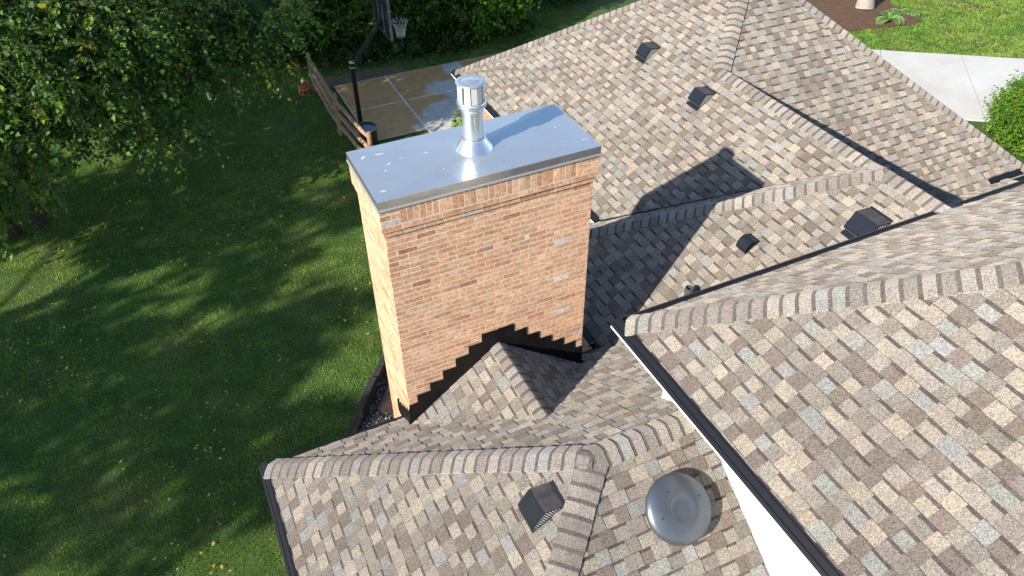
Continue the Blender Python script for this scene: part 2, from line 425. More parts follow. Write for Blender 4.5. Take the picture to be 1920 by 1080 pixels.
gutter(roofB, (x5, yA + .11), (x5, y5), (1, 0), ze, m_)
gutter(roofB, (x5 + .112, y5), (x1 - .010, y5), (0, -1), ze, m_)
gutter(roofB, (11.45, y2), (xP, y2), (0, 1), ze1, m1)

# --- upper block on the right
hU = (yu - YU2) / 2; rA, rB = (xu + hU, yu - hU), (XU2 - hU, yu - hU)
r = MB()
shingle(r, P11, [[(xu, yu), rA, (xu, YU2)]], (xu, yu), seed=51)
shingle(r, P12, [[(xu, yu), (XU2, yu), rB, rA]], (xu, yu), seed=52)
shingle(r, P11b, [[(XU2, yu), (XU2, YU2), rB]], (XU2, yu), seed=53)
shingle(r, P12b, [[(XU2, YU2), (xu, YU2), rA, rB]], (XU2, YU2), seed=54)
roofU = build('roof', r, M_SHINGLE, house, label='upper storey hip roof of large tan, grey and brown shingles')
def ucap(nm, A, B, PA, PB, seed):
    c = MB(); caps(c, A, B, PA, PB, seed, step=.136); build(nm, c, M_SHINGLE, roofU)
zr_ = P11.z(*rA)
ucap('hip_cap', (xu + .11, yu - .11, P11.z(xu + .11, 0)), (*rA, zr_), P11, P12, 61)
ucap('hip_cap', (xu + .11, YU2 + .11, P11.z(xu + .11, 0)), (*rA, zr_), P11, P12b, 62)
ucap('ridge_cap', (*rA, zr_), (*rB, zr_), P12, P12b, 63)
gutter(roofU, (xu, YU2), (xu, yu), (1, 0), zu, m_)
# the rear gutter is broken where the wing ridge runs into the slope
gutter(roofU, (xu + .112, yu), (6.22, yu), (0, -1), zu, m_, lip=.022)
gutter(roofU, (6.72, yu), (XU2, yu), (0, -1), zu, m_, lip=.022)

# --- walls
wl = MB()
wl.bx(2.262, YU2 + .43, -4.5, XU2 - .43, yu - .43, zu - .16)
f = MB()
f.bx(xu + .107, YU2 + .1, zu - .17, xu + .125, yu - .107, zu + .03); f.bx(xu + .125, yu - .125, zu - .17, XU2 - .1, yu - .107, zu + .03)
f.bx(xu + .125, YU2 + .1, zu - .165, 2.262, yu - .125, zu - .150); f.bx(2.262, yu - .43, zu - .165, XU2 - .43, yu - .125, zu - .150)
m, t, p = new_mat('white_siding')
wv = N(t, 'ShaderNodeTexWave', wave_type='BANDS', bands_direction='Z', wave_profile='SAW'); wv.inputs['Scale'].default_value = 2.6
t.links.new(coords(t), wv.inputs['Vector']); bump(t, p, wv.outputs['Fac'], .9, .02)
t.links.new(ramp(t, noise(t, 2, 3), [(.3, (.66, .64, .61)), (.7, (.72, .70, .67))]), p.inputs['Base Color']); p.inputs['Roughness'].default_value = .7
M_SIDING = m
wU = build('wall', wl, M_SIDING, house, label='white sided upper storey wall below the black gutter')
build('soffit', f, M_WHITE, wU)
m, t, p = new_mat('house_brick')
mp = N(t, 'ShaderNodeTexCoord'); sx = N(t, 'ShaderNodeSeparateXYZ'); t.links.new(coords(t), sx.inputs[0])
ad = N(t, 'ShaderNodeMath', operation='ADD'); t.links.new(sx.outputs[0], ad.inputs[0]); t.links.new(sx.outputs[1], ad.inputs[1])
cb = N(t, 'ShaderNodeCombineXYZ'); t.links.new(ad.outputs[0], cb.inputs[0]); t.links.new(sx.outputs[2], cb.inputs[1])
br = N(t, 'ShaderNodeTexBrick'); t.links.new(cb.outputs[0], br.inputs['Vector'])
br.inputs['Color1'].default_value = (.42, .23, .13, 1); br.inputs['Color2'].default_value = (.33, .15, .085, 1); br.inputs['Mortar'].default_value = (.5, .42, .33, 1)
br.inputs['Scale'].default_value = 1; br.inputs['Brick Width'].default_value = .213; br.inputs['Row Height'].default_value = .0677; br.inputs['Mortar Size'].default_value = .008
t.links.new(br.outputs['Color'], p.inputs['Base Color']); p.inputs['Roughness'].default_value = .9; bump(t, p, br.outputs['Fac'], -.5, .006)
M_HBRICK = m
b_ = MB()
b_.bx(xA + .45, yA2 + .45, -G, 2.2, yA - .45, ze - .17)
b_.bx(x5 + .42, -6, -G, xr - .45, y5 - .42, ze - .17)
b_.bx(x1 + .42, y2 + .45, -G, xP - .45, y1 - .42, ze1 - .17)
b_.bx(xr - .46, -6, -G, x14 - .42, y13 - .42, ze - .17)
wB = build('wall', b_, M_HBRICK, house, label='tan brick ground storey wall under the eaves')
for q in ((xA + .107, yA2 + .1, xA + .45, yA - .107, ze), (xA + .45, yA - .45, CH0 - .005, yA - .107, ze), (x5 + .107, yA, x5 + .42, y5 - .107, ze),
          (x1 + .107, y5, x1 + .42, y1 - .107, ze1), (11.45, y2 + .107, xP - .1, y2 + .45, ze1)):
    f = MB(); f.bx(q[0], q[1], q[4] - .17, q[2], q[3], q[4] - .155); build('soffit', f, M_WHITE, wB)

# ------------------------------------------------------------------ chimney (child of the house)
BC = [(.535, .310, .180)] * 9 + [(.51, .285, .160)] * 7 + [(.47, .245, .135)] * 4 + [(.39, .18, .10)] * 1 + [(.56, .345, .21)] * 5 + [(.44, .24, .145)] * 1
PALEB = [(.50, .42, .38), (.44, .38, .37)]
def bricks(mb, face, length, z_top, z_bot, proud, seed, offset=0.0, soldier=False, course=.0677):
    """individual bricks on one vertical face; face(u, z, h) -> point"""
    rd = random.Random(seed)
    nrow = max(1, int(round((z_top - z_bot) / course)))
    hh = (z_top - z_bot) / nrow
    for k in range(nrow):
        zt, zb = z_top - k * hh - .0062, z_top - (k + 1) * hh + .0062
        step = .0677 if soldier else .213
        u = -step + ((k % 2) * .5 * step if not soldier else 0) + offset
        while u < length:
            a, b = max(0, u + .0055), min(length, u + step - .0055); u += step
            if b - a < .012: continue
            cc = vary(rd, rd.choice(PALEB) if (not soldier and (rd.random() < .002 or (length > 1.5 and length - b < .30 and rd.random() < .05))) else rd.choice(BC), .10)
            h = proud + rd.uniform(-.0008, .0012); h2 = h + rd.uniform(-.0006, .0006)
            j = lambda: rd.uniform(-.0016, .0016)
            hx_ = 0
            q = [face(a + j(), zb + j(), h), face(b + j(), zb + j(), h2), face(b + j(), zt + j(), h2), face(a + j(), zt + j(), h)]
            bk = [face(a, zb, -.008), face(b, zb, -.008), face(b, zt, -.008), face(a, zt, -.008)]
            mb.face(q, cc)
            for i in range(4):
                jn = (i + 1) % 4
                mb.face([bk[i], bk[jn], q[jn], q[i]], tuple(x * .9 for x in cc))
def shaft(mb, x0, y0, x1_, y1_, zt, zb, seed, soldier=False, proud=.0012):
    L1, L2 = x1_ - x0, y1_ - y0
    bricks(mb, lambda u, z, h: (x0 + u, y0 - h, z), L1, zt, zb, proud, seed, 0, soldier)
    bricks(mb, lambda u, z, h: (x0 - h, y1_ - u, z), L2, zt, zb, proud, seed + 1, .1065, soldier)
    bricks(mb, lambda u, z, h: (x1_ + h, y0 + u, z), L2, zt, zb, proud, seed + 2, .1065, soldier)
    bricks(mb, lambda u, z, h: (x1_ - u, y1_ + h, z), L1, zt, zb, proud, seed + 3, 0, soldier)
CY0 = .045
bm = MB()
shaft(bm, CH0, CY0, CH1, CHY, -.4405, -G, 101)
shaft(bm, CH0 - .018, CY0 - .018, CH1 + .018, CHY + .018, -.3728, -.4405, 111)
shaft(bm, CH0 - .036, CY0 - .036, CH1 + .036, CHY + .036, -.3051, -.3728, 121)
# soldier course with stacked stretchers at the corners
sx0, sy0, sx1, sy1 = CH0 - .036, CY0 - .036, CH1 + .036, CHY + .036
for (fc, L, sd) in ((lambda u, z, h: (sx0 + u, sy0 - h, z), sx1 - sx0, 131), (lambda u, z, h: (sx0 - h, sy1 - u, z), sy1 - sy0, 141),
                    (lambda u, z, h: (sx1 + h, sy0 + u, z), sy1 - sy0, 151), (lambda u, z, h: (sx1 - u, sy1 + h, z), sx1 - sx0, 161)):
    cw = .205
    bricks(bm, lambda u, z, h: fc(u, z, h), cw, -.1020, -.3051, .0012, sd, 0)
    bricks(bm, lambda u, z, h: fc(L - cw + u, z, h), cw, -.1020, -.3051, .0012, sd + 1, 0)
    nS = int(round((L - 2 * cw) / .0677)); stp = (L - 2 * cw) / nS
    for i in range(nS):
        a = cw + i * stp
        bricks(bm, lambda u, z, h: fc(a + u, z, h), stp, -.1020, -.3051, .0012, sd + 2 + i, 0, True, course=.2031)
def mbx(mb, x0, y0, z0, x1_, y1_, z1): mb.bx(x0, y0, z0, x1_, y1_, z1, mat=1)
mbx(bm, CH0, CY0, -G, CH1, CHY, -.44); mbx(bm, CH0 - .018, CY0 - .018, -.4395, CH1 + .018, CHY + .018, -.3733)
mbx(bm, sx0, sy0, -.3728, sx1, sy1, -.100)
chimney = build('chimney', bm, [M_BRICK, M_MORTAR], house, label='tall wide brick chimney with corbelled soldier course under a metal cap')
CW, CD, CHH = 2.47, 1.068, .1135
k = MB()
fx, fy = 1.235, .542
cor = [(0, 0, 0), (CW, 0, 0), (CW, CD, 0), (0, CD, 0)]; apc = (fx, fy, .028)
for i in range(4): k.face([cor[i], cor[(i + 1) % 4], apc])
zb_ = -CHH + .018
for i in range(4):
    a, b = np.array(cor[i]), np.array(cor[(i + 1) % 4]); k.face([a + (0, 0, zb_), b + (0, 0, zb_), b, a], mat=3)
# bright turned hem along the lower edge
o_ = .007
for (xa, ya, xb, yb) in ((-o_, -o_, CW + o_, .006), (-o_, CD - .006, CW + o_, CD + o_), (-o_, .006, .006, CD - .006), (CW - .006, .006, CW + o_, CD - .006)):
    k.bx(xa, ya, -CHH, xb, yb, zb_ + .003, mat=1)
k.face([(0, 0, -CHH + .006), (0, CD, -CHH + .006), (CW, CD, -CHH + .006), (CW, 0, -CHH + .006)])
# droppings and torn label scraps on the sheet
rd = random.Random(5)
def topz(x, y): return .028 * max(0, 1 - max(abs(x - fx) / fx, abs(y - fy) / fy)) + .0012
for (x, y, a, b, an) in ((.13, .87, .030, .016, .9), (.30, .86, .052, .014, -.2), (.33, .63, .022, .014, .2), (.26, .52, .014, .010, .5), (.12, .17, .028, .016, -.3),
                         (.75, .66, .024, .010, -.4), (.80, .29, .012, .008, .4), (.96, .30, .014, .006, .4),
                         (.48, .68, .022, .006, -.2), (2.21, .56, .014, .010, .3), (2.36, .20, .016, .011, 0), (2.40, .19, .013, .010, 0), (1.86, .86, .009, .007, 0), (1.32, .80, .012, .009, 0)):
    pts = []
    for i in range(9):
        t_ = 2 * math.pi * i / 9; rr = rd.uniform(.75, 1.25)
        px, py = a * rr * math.cos(t_), b * rr * math.sin(t_)
        xx, yy = x + px * math.cos(an) - py * math.sin(an), y + px * math.sin(an) + py * math.cos(an)
        pts.append((xx, yy, topz(xx, yy)))
    k.face(pts, mat=2)
M_SPLAT = plain('white_splash', (.58, .58, .57), .7, 0, .1, 30)
M_HEM = plain('bright_hem', (.62, .62, .64), .35, .6, .05, 5)
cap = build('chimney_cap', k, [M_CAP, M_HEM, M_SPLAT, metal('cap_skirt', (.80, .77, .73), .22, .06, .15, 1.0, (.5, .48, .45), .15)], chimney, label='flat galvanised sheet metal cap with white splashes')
fl = MB()
fl.lathe([(.205, .004), (.20, .010), (.150, .085), (.122, .125), (.118, .132)], (fx, fy, .014), 40)
fl.lathe([(.128, .118), (.130, .135), (.112, .138)], (fx, fy, .014), 40)
fl.lathe([(.108, .13), (.108, .455)], (fx, fy, .014), 40)
fl.lathe([(.116, .425), (.118, .430), (.118, .465), (.112, .470)], (fx, fy, .014), 40)
fl.lathe([(.108, .455), (.140, .485), (.152, .490), (.152, .545), (.143, .550)], (fx, fy, .014), 40)
fl.box((fx - .02, fy - .112, .30), (.05, 0, 0), (0, -.006, 0), (0, 0, .11)); fl.box((fx + .03, fy - .116, .10), (.03, 0, 0), (0, -.008, 0), (0, 0, .045))
flue = build('flue_pipe', fl, M_FLUE, chimney, label='shiny round steel flue with a slatted terminal')
tm = MB()
for i in range(12):
    a0 = 2 * math.pi * (i + .04) / 12 + .12; a1 = a0 + 2 * math.pi / 12 * (.86 if i % 3 else .62)
    P_ = lambda a, r_, z: (fx + r_ * math.cos(a), fy + r_ * math.sin(a), z)
    tm.face([P_(a0, .138, .548), P_(a1, .138, .548), P_(a1, .138, .752), P_(a0, .138, .752)])
    tm.face([P_(a0, .138, .548), P_(a0, .112, .548), P_(a0, .112, .752), P_(a0, .138, .752)])
    tm.face([P_(a1, .112, .548), P_(a1, .138, .548), P_(a1, .138, .752), P_(a1, .112, .752)])
tm.lathe([(.143, .55), (.085, .552)], (fx, fy, 0), 40)
build('flue_slats', tm, M_SLAT, flue)
tm = MB(); tm.lathe([(.09, .55), (.09, .752)], (fx, fy, 0), 32); build('flue_core', tm, M_BLACK, flue)
tm = MB(); tm.lathe([(.10, .748), (.152, .750), (.154, .756), (.152, .763), (.104, .769), (.098, .764), (.092, .769), (.0, .770)], (fx, fy, 0), 48)
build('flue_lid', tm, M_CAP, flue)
# stepped black flashing on the front, following the cricket
fm = MB()
xs, top = [], []
def step_poly(side):
    pts = []; n = 6
    for i in range(n + 1):
        z = -2.955 + i * .1305
        a = CH0 - .004 if i == 0 else .155 + (i - 1) * .1735; b = .155 + i * .1735 if i < n else cx
        pts.append((a, b, z))
    for a, b, z in pts:
        if side < 0: a, b = 2 * cx - b, 2 * cx - a
        yield a, b, z
for side in (1, -1):
    for a, b, z in step_poly(side):
        za = (PCL if side > 0 else PCR).z(a, 0) - .02; zb2 = (PCL if side > 0 else PCR).z(b, 0) - .02
        # each step is a sheet with a slightly ragged top edge
        poly = [(a, CY0 - .0075, za), (b, CY0 - .0075, zb2), (b, CY0 - .0075, z + .008 * math.sin(9 * b)), (a, CY0 - .0075, z)]
        fm.prism(poly, (0, -.004, 0))
        pl_ = PCL if side > 0 else PCR
    pl_ = PCL if side > 0 else PCR
    a, b = (.02, cx) if side > 0 else (cx, 2 * cx - .02)
    fm.face([pl_.p(a, .035, .016), pl_.p(b, .035, .016), pl_.p(b, .035, .016) + (0, 0, .05), pl_.p(a, .035, .016) + (0, 0, .05)])
# left side flashing along the eave slope, saw-toothed top
ys = np.linspace(CY0 - .012, .62, 7)
for i in range(6):
    ya, yb = ys[i], ys[i + 1]
    zlo = lambda y: P8.z(0, min(y, .473)) - .03
    fm.prism([(CH0 - .0075, ya, zlo(ya)), (CH0 - .0075, yb, zlo(yb)), (CH0 - .0075, yb, zlo(yb) + .22), (CH0 - .0075, ya, zlo(ya) + .33)], (-.004, 0, 0))
ys = np.linspace(CY0 - .012, .5, 6)
for i in range(5):
    ya, yb = ys[i], ys[i + 1]
    fm.prism([(CH1 + .0075, ya, P8.z(0, ya) - .03), (CH1 + .0075, yb, P8.z(0, yb) - .03), (CH1 + .0075, yb, P8.z(0, yb) + .28), (CH1 + .0075, ya, P8.z(0, ya) + .33)], (.004, 0, 0))
fm.face([P8.p(CH1 + .01, CY0 - .01, .02), P8.p(CH1 + .09, CY0 - .01, .018), P8.p(CH1 + .09, .42, .018), P8.p(CH1 + .01, .42, .02)])
build('flashing', fm, M_FLASH, chimney)

# ------------------------------------------------------------------ things fixed through the roof
def box_vent(P, x, y, label, wdt=.31, ln=.345, fl_front=.075, hgt=1.0, white_lip=True):
    """slant-back vent: x, y = plan point at the middle of the hood's lower edge"""
    o = P.p(x, y, .008)
    def W(s, t, h): return o + P.v * s + P.u * t + P.n * h
    h2 = wdt / 2
    b = MB()
    b.prism([W(-fl_front, -h2, .0), W(-fl_front, h2, .0), W(ln + .03, h2, .0), W(ln + .03, -h2, .0)], P.n * .006)
    base = build('box_vent', b, M_VENT, house, label=label)
    hd = MB()
    prof = [(0, .040), (-.004, .062), (.008, .080), (.03, .090), (.180, .146), (.188, .148), (.196, .144), (.33, .026), (.345, .010)]
    prof = [(s * ln / .345, h * hgt) for s, h in prof]
    inner = [(s, h - .008) for s, h in prof]
    rows = [[W(s, t, h) for s, h in prof] for t in (-h2, h2)]
    for i in range(len(prof) - 1):
        hd.face([rows[0][i], rows[1][i], rows[1][i + 1], rows[0][i + 1]], mat=1 if i >= 6 else 0)
        a = [W(*( inner[i][0], -h2, inner[i][1])), W(inner[i + 1][0], -h2, inner[i + 1][1]), W(inner[i + 1][0], h2, inner[i + 1][1]), W(inner[i][0], h2, inner[i][1])]
        hd.face(a)
        for t in (-h2, h2):
            hd.face([W(prof[i][0], t, prof[i][1]), W(prof[i + 1][0], t, prof[i + 1][1]), W(inner[i + 1][0], t, inner[i + 1][1] - .012), W(inner[i][0], t, inner[i][1] - .012)])
    hd.face([W(0, -h2, .040 * hgt), W(0, h2, .040 * hgt), W(0, h2, .032 * hgt), W(0, -h2, .032 * hgt)])
    build('hood', hd, [M_VENT, M_DUST], base)
    # throat inside, with pale louvre bars along both sides and the front
    g = MB(); ins = .012
    def hh(s):
        for i in range(len(prof) - 1):
            if prof[i][0] <= s <= prof[i + 1][0]:
                k_ = (s - prof[i][0]) / max(1e-6, prof[i + 1][0] - prof[i][0]); return inner[i][1] * (1 - k_) + inner[i + 1][1] * k_ - .006
        return .02
    n = 13
    for t in (-h2 + ins, h2 - ins):
        for i in range(n):
            s = .025 + i * (ln - .06) / (n - 1); top_ = hh(s)
            if top_ < .018: continue
            g.box(W(s, t - .003, .006), P.v * .011, P.u * .006, P.n * (top_ - .006))
    if white_lip: g.box(W(.004, -h2 + .01, .010), P.v * .008, P.u * (wdt - .02), P.n * .022)
    build('grille', g, M_GRILLE, base)
    c_ = MB(); c_.box(W(.03, -h2 + .05, .004), P.v * (ln - .14), P.u * (wdt - .10), P.n * .06 * hgt); build('throat', c_, M_BLACK, base)
    return base
box_vent(P9, .395, -2.50, 'black box vent on the near hip face, grille side towards the dome vent', wdt=.285, ln=.36, fl_front=.03)
box_vent(P1, 6.655, 5.405, 'black box vent furthest from the chimney, alone on the rear slope')
box_vent(P1, 6.545, 3.545, 'black box vent nearest the rear ridge bend')
box_vent(P5, 5.72, -.905, 'black box vent half hidden behind the upper gutter', wdt=.36, ln=.40)
# small hooded exhaust vent
def exhaust(P, x, y):
    o = P.p(x, y, .008)
    def W(s, t, h): return o + P.v * s + P.u * t + P.n * h
    b = MB(); w2 = .095; ln = .24
    b.prism([W(0, -w2 - .01, 0), W(0, w2 + .01, 0), W(ln + .02, w2 + .01, 0), W(ln + .02, -w2 - .01, 0)], P.n * .006)
    base = build('exhaust_vent', b, M_VENT, house, label='small black hooded exhaust vent in the middle of the sunlit slope')
    hd = MB(); prof = [(.0, .01), (.0, .022), (.03, .052), (.07, .078), (.11, .092), (.15, .092), (.20, .070), (.235, .03), (.24, .006)]
    rows = [[W(s, t, h) for s, h in prof] for t in (-w2, w2)]
    hd.grid(rows, smooth=False)
    for t, tt in ((-w2, -w2 + .012), (w2, w2 - .012)):
        hd.grid([[W(s, t, h) for s, h in prof], [W(s, t, max(h - .016, .004)) for s, h in prof], [W(s, tt, max(h - .016, .004)) for s, h in prof]], smooth=False)
    build('hood', hd, M_VENT, base)
    i_ = MB(); i_.box(W(.02, -w2 + .02, .004), P.v * .19, P.u * (2 * w2 - .04), P.n * .035); build('throat', i_, M_BLACK, base)
exhaust(P5, 4.855, .080)
# dome vent
dc = P10.p(1.615, -3.02, .0)
d_ = MB(); d_.lathe([(.20, -.15), (.20, .10)], dc, 32); 
dv = build('dome_vent', d_, M_VENT, house, label='large round grey dome vent beside the white wall')
def tilt(c, k=.62):       # discs follow the slope partly
    n = np.array([0, 0, 1.0]) * (1 - k) + P10.n * k; n /= np.linalg.norm(n); a = np.cross((0, 1, 0), n); a /= np.linalg.norm(a); return a, np.cross(n, a), n
dd = MB(); da, db, dn = tilt(dc, 1.0); d0 = dc + P10.n * .135
rows = []
for r_, h in [(k_ * 1.12, h_ * 1.25) for k_, h_ in [(.275, -.030), (.285, -.022), (.287, -.010), (.283, .002), (.25, .020), (.20, .040), (.15, .050), (.125, .052), (.105, .049), (.09, .043), (.075, .039), (.05, .0375), (.02, .037), (.0005, .037)]]:
    rows.append([d0 + da * r_ * math.cos(t) + db * r_ * math.sin(t) + dn * h for t in np.linspace(0, 2 * math.pi, 56, endpoint=False)])
dd.grid(rows, closed=True)
rows = [[d0 + da * r_ * math.cos(t) + db * r_ * math.sin(t) + dn * h for t in np.linspace(0, 2 * math.pi, 56, endpoint=False)] for r_, h in [(.15, -.0375), (.308, -.0376)]]
dd.grid(rows, closed=True)
for (ra, an) in ((.19, 1.9), (.19, 4.3), (.21, 3.2), (.21, .2)):
    q = d0 + da * ra * math.cos(an) + db * ra * math.sin(an) + dn * .056
    dd.lathe([(.007, -.004), (.007, .003), (.0005, .004)], q, 8, mat=1)
build('dome', dd, [M_DOME, M_BLACK], dv)
sc_ = MB(); q = d0 - db * .262 - da * .03; sc_.box(q - dn * .06 - db * .05, da * .045, db * .05, dn * .004); build('white_tab', sc_, M_WHITE, dv)
# plumbing pipe
pp = MB(); pb = P5.p(4.03, .015)
rows = [[(pb[0] + r_ * math.cos(t), pb[1] + r_ * math.sin(t), z) for t in np.linspace(0, 2 * math.pi, 20, endpoint=False)] for r_, z in
        [(.056, pb[2] - .1), (.056, -2.545), (.046, -2.545), (.046, -2.80)]]
pp.grid(rows, closed=True, smooth=False)
pv = build('vent_pipe', pp, M_PIPE, house, label='open grey plastic vent pipe by the upper gutter')
bt = MB(); bt.lathe([(.11, -.06), (.09, .02), (.062, .07), (.057, .10)], pb, 20); build('pipe_boot', bt, M_BLACK, pv)

# ------------------------------------------------------------------ ground
def inside(poly, X, Y):
    r_ = np.zeros(X.shape, bool); n = len(poly)
    for i in range(n):
        xa, ya = poly[i]; xb, yb = poly[(i + 1) % n]
        c_ = ((ya > Y) != (yb > Y)) & (X < (xb - xa) * (Y - ya) / (yb - ya + 1e-12) + xa); r_ ^= c_
    return r_
DRIVE = [(19.2, 11.4), (32.0, 2.2), (27.6, -4.0), (16.0, 4.35), (15.2, 8.2)]
PATIO = (2.98, 10.60, 12.45, 16.28)
MULCH = [(18.6, 13.4), (20.2, 12.6), (21.6, 12.25), (22.5, 11.95), (23.1, 12.15), (23.3, 12.8), (23.4, 13.8), (24.4, 15.4), (24, 17.5), (20.5, 17.8), (18.5, 16.2)]
BARE = [(2.5, 16.32), (5.6, 16.32), (5.2, 16.9), (4.2, 17.15), (2.9, 17.0)]
GRAVEL = [(-1.3, 1.55), (-.12, 2.98), (.36, 3.70), (.66, 4.12), (1.2, 4.9), (3.2, 4.6), (3.2, 0), (-1.3, 0)]
m, t, p = new_mat('lawn_ground')
pos = coords(t)
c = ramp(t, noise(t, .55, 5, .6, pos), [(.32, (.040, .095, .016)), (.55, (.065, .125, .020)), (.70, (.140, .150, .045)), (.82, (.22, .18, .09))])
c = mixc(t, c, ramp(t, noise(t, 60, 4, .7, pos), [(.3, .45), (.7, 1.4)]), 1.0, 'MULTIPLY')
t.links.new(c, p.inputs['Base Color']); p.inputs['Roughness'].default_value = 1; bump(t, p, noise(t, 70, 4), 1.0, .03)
M_LAWN = m
g = MB(); S_ = 420
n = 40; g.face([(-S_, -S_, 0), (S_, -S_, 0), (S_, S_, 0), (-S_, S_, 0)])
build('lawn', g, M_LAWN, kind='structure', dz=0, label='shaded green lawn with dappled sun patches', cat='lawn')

# smooth value noise in numpy for colouring grass
def vnoise(x, y, s, seed):
    r_ = np.random.default_rng(seed); g_ = r_.random((256, 256)); x, y = x / s + 1000, y / s + 1000
    i, j = np.floor(x).astype(int), np.floor(y).astype(int); fx_, fy_ = x - i, y - j
    fx_ = fx_ * fx_ * (3 - 2 * fx_); fy_ = fy_ * fy_ * (3 - 2 * fy_)
    a, b, c_, d = g_[i % 256, j % 256], g_[(i + 1) % 256, j % 256], g_[i % 256, (j + 1) % 256], g_[(i + 1) % 256, (j + 1) % 256]
    return (a * (1 - fx_) + b * fx_) * (1 - fy_) + (c_ * (1 - fx_) + d * fx_) * fy_
def grass(name, bounds, dens, keep, label, h0=.055, wd=.009, tint=1.0):
    x0_, x1_, y0_, y1_ = bounds; n = int((x1_ - x0_) * (y1_ - y0_) * dens)
    X, Y = RNG.uniform(x0_, x1_, n), RNG.uniform(y0_, y1_, n)
    k_ = keep(X, Y); dry = .5 * vnoise(X, Y, 1.3, 3) + .3 * vnoise(X, Y, .45, 4) + .2 * vnoise(X, Y, 3.5, 5) + np.where(X < 6, .10 * np.clip((X + 2.5) / 3, 0, 1), 0)
    k_ &= RNG.random(n) > np.clip((dry - .60) * 3.0, 0, .75)
    X, Y, dry = X[k_], Y[k_], dry[k_]; n = len(X)
    clump = vnoise(X, Y, .22, 6); H = h0 * (.55 + .9 * clump) * RNG.uniform(.6, 1.3, n); A = RNG.uniform(0, 2 * np.pi, n); Wd = wd * RNG.uniform(.6, 1.3, n)
    la = 2 * np.pi * vnoise(X, Y, .6, 8) * 2 + RNG.normal(0, .9, n); le = H * RNG.uniform(.25, 1.1, n)
    base = np.stack([X, Y, np.full(n, -.004)], 1); sd = np.stack([np.cos(A), np.sin(A), np.zeros(n)], 1) * Wd[:, None]
    tip = base + np.stack([np.cos(la) * le, np.sin(la) * le, H], 1)
    V = np.stack([base - sd, base + sd, tip], 1).reshape(-1, 3); T = np.arange(3 * n).reshape(-1, 3)
    gcol = np.array([.195, .335, .046]); ycol = np.array([.37, .365, .085]); dk = np.array([.120, .235, .052])
    f = np.clip((dry - .36) * 3.0, 0, 1)[:, None]; q = RNG.random((n, 1))
    C = (dk * (1 - q) + gcol * q) * (1 - f) + (gcol * .6 + ycol * .4) * f
    straw = (RNG.random(n) < .015 + .22 * np.clip((dry - .52) * 3, 0, 1)); C[straw] = np.array([.26, .21, .10]) * RNG.uniform(.7, 1.1, (straw.sum(), 1))
    C = C * RNG.uniform(.75, 1.25, (n, 1)) * tint
    build_tris(name, V, T, np.repeat(C, 3, 0), M_GRASS, kind='stuff', label=label, cat='grass')
def keep_left(X, Y):
    k_ = ~((X > PATIO[0] - .05) & (X < PATIO[1]) & (Y > PATIO[2] - .05) & (Y < PATIO[3] + .03)) & ~inside(GRAVEL, X, Y)
    k_ &= ~((X > -1.3) & (Y < .05)) & ~((X > 3.25) & (Y < 9.3)) & ~(inside(BARE, X, Y) & (RNG.random(len(X)) < .85))
    return k_
grass('grass', (-7.2, 13.0, -.4, 22.0), 2300, keep_left, 'short green lawn grass in tree shade left of the chimney', h0=.036, wd=.0065)
def keep_right(X, Y): return ~inside(DRIVE, X, Y) & ~inside(MULCH, X, Y)
grass('grass', (16.5, 31.0, 1.0, 18.0), 1000, keep_right, 'sunlit lawn grass beside the pale driveway', h0=.06, wd=.013, tint=1.15)

# fallen leaves
def scatter_leaves(name, n, region, label, size, cols):
    x0_, x1_, y0_, y1_ = region
    X, Y = RNG.uniform(x0_, x1_, n), RNG.uniform(y0_, y1_, n); k_ = vnoise(X, Y, 1.6, 12) * .6 + vnoise(X, Y, .5, 13) * .4 > .54
    k_ &= keep_left(X, Y) & keep_right(X, Y); X, Y = X[k_], Y[k_]; n = len(X)
    A = RNG.uniform(0, 2 * np.pi, n); L = size * RNG.uniform(.6, 1.35, n)
    a = np.stack([np.cos(A), np.sin(A), RNG.normal(0, .25, n)], 1); b = np.stack([-np.sin(A), np.cos(A), RNG.normal(0, .35, n)], 1)
    c_ = np.stack([X, Y, RNG.uniform(.035, .055, n)], 1)
    V = np.stack([c_ - a * L[:, None] * .5, c_ + b * L[:, None] * .30, c_ + a * L[:, None] * .5, c_ - b * L[:, None] * .30], 1).reshape(-1, 3)
    i = np.arange(n)[:, None] * 4; T = np.concatenate([i + np.array([[0, 1, 2]]), i + np.array([[0, 2, 3]])], 0)
    C = np.array(cols)[RNG.integers(0, len(cols), n)] * RNG.uniform(.7, 1.15, (n, 1))
    build_tris(name, V, T, np.repeat(C, 4, 0), M_LEAF, kind='stuff', label=label, cat='leaves')
LC = [(.55, .44, .08), (.48, .36, .08), (.36, .25, .08), (.58, .52, .12), (.62, .54, .28)]
scatter_leaves('fallen_leaves', 1900, (-7, 2.6, .6, 17), 'small yellow leaves fallen over the shaded lawn', .068, LC)
scatter_leaves('fallen_leaves', 420, (17, 30, 6, 17), 'pale dry leaves scattered on the sunlit lawn', .085, [(.60, .52, .36), (.55, .45, .25), (.65, .60, .5)])

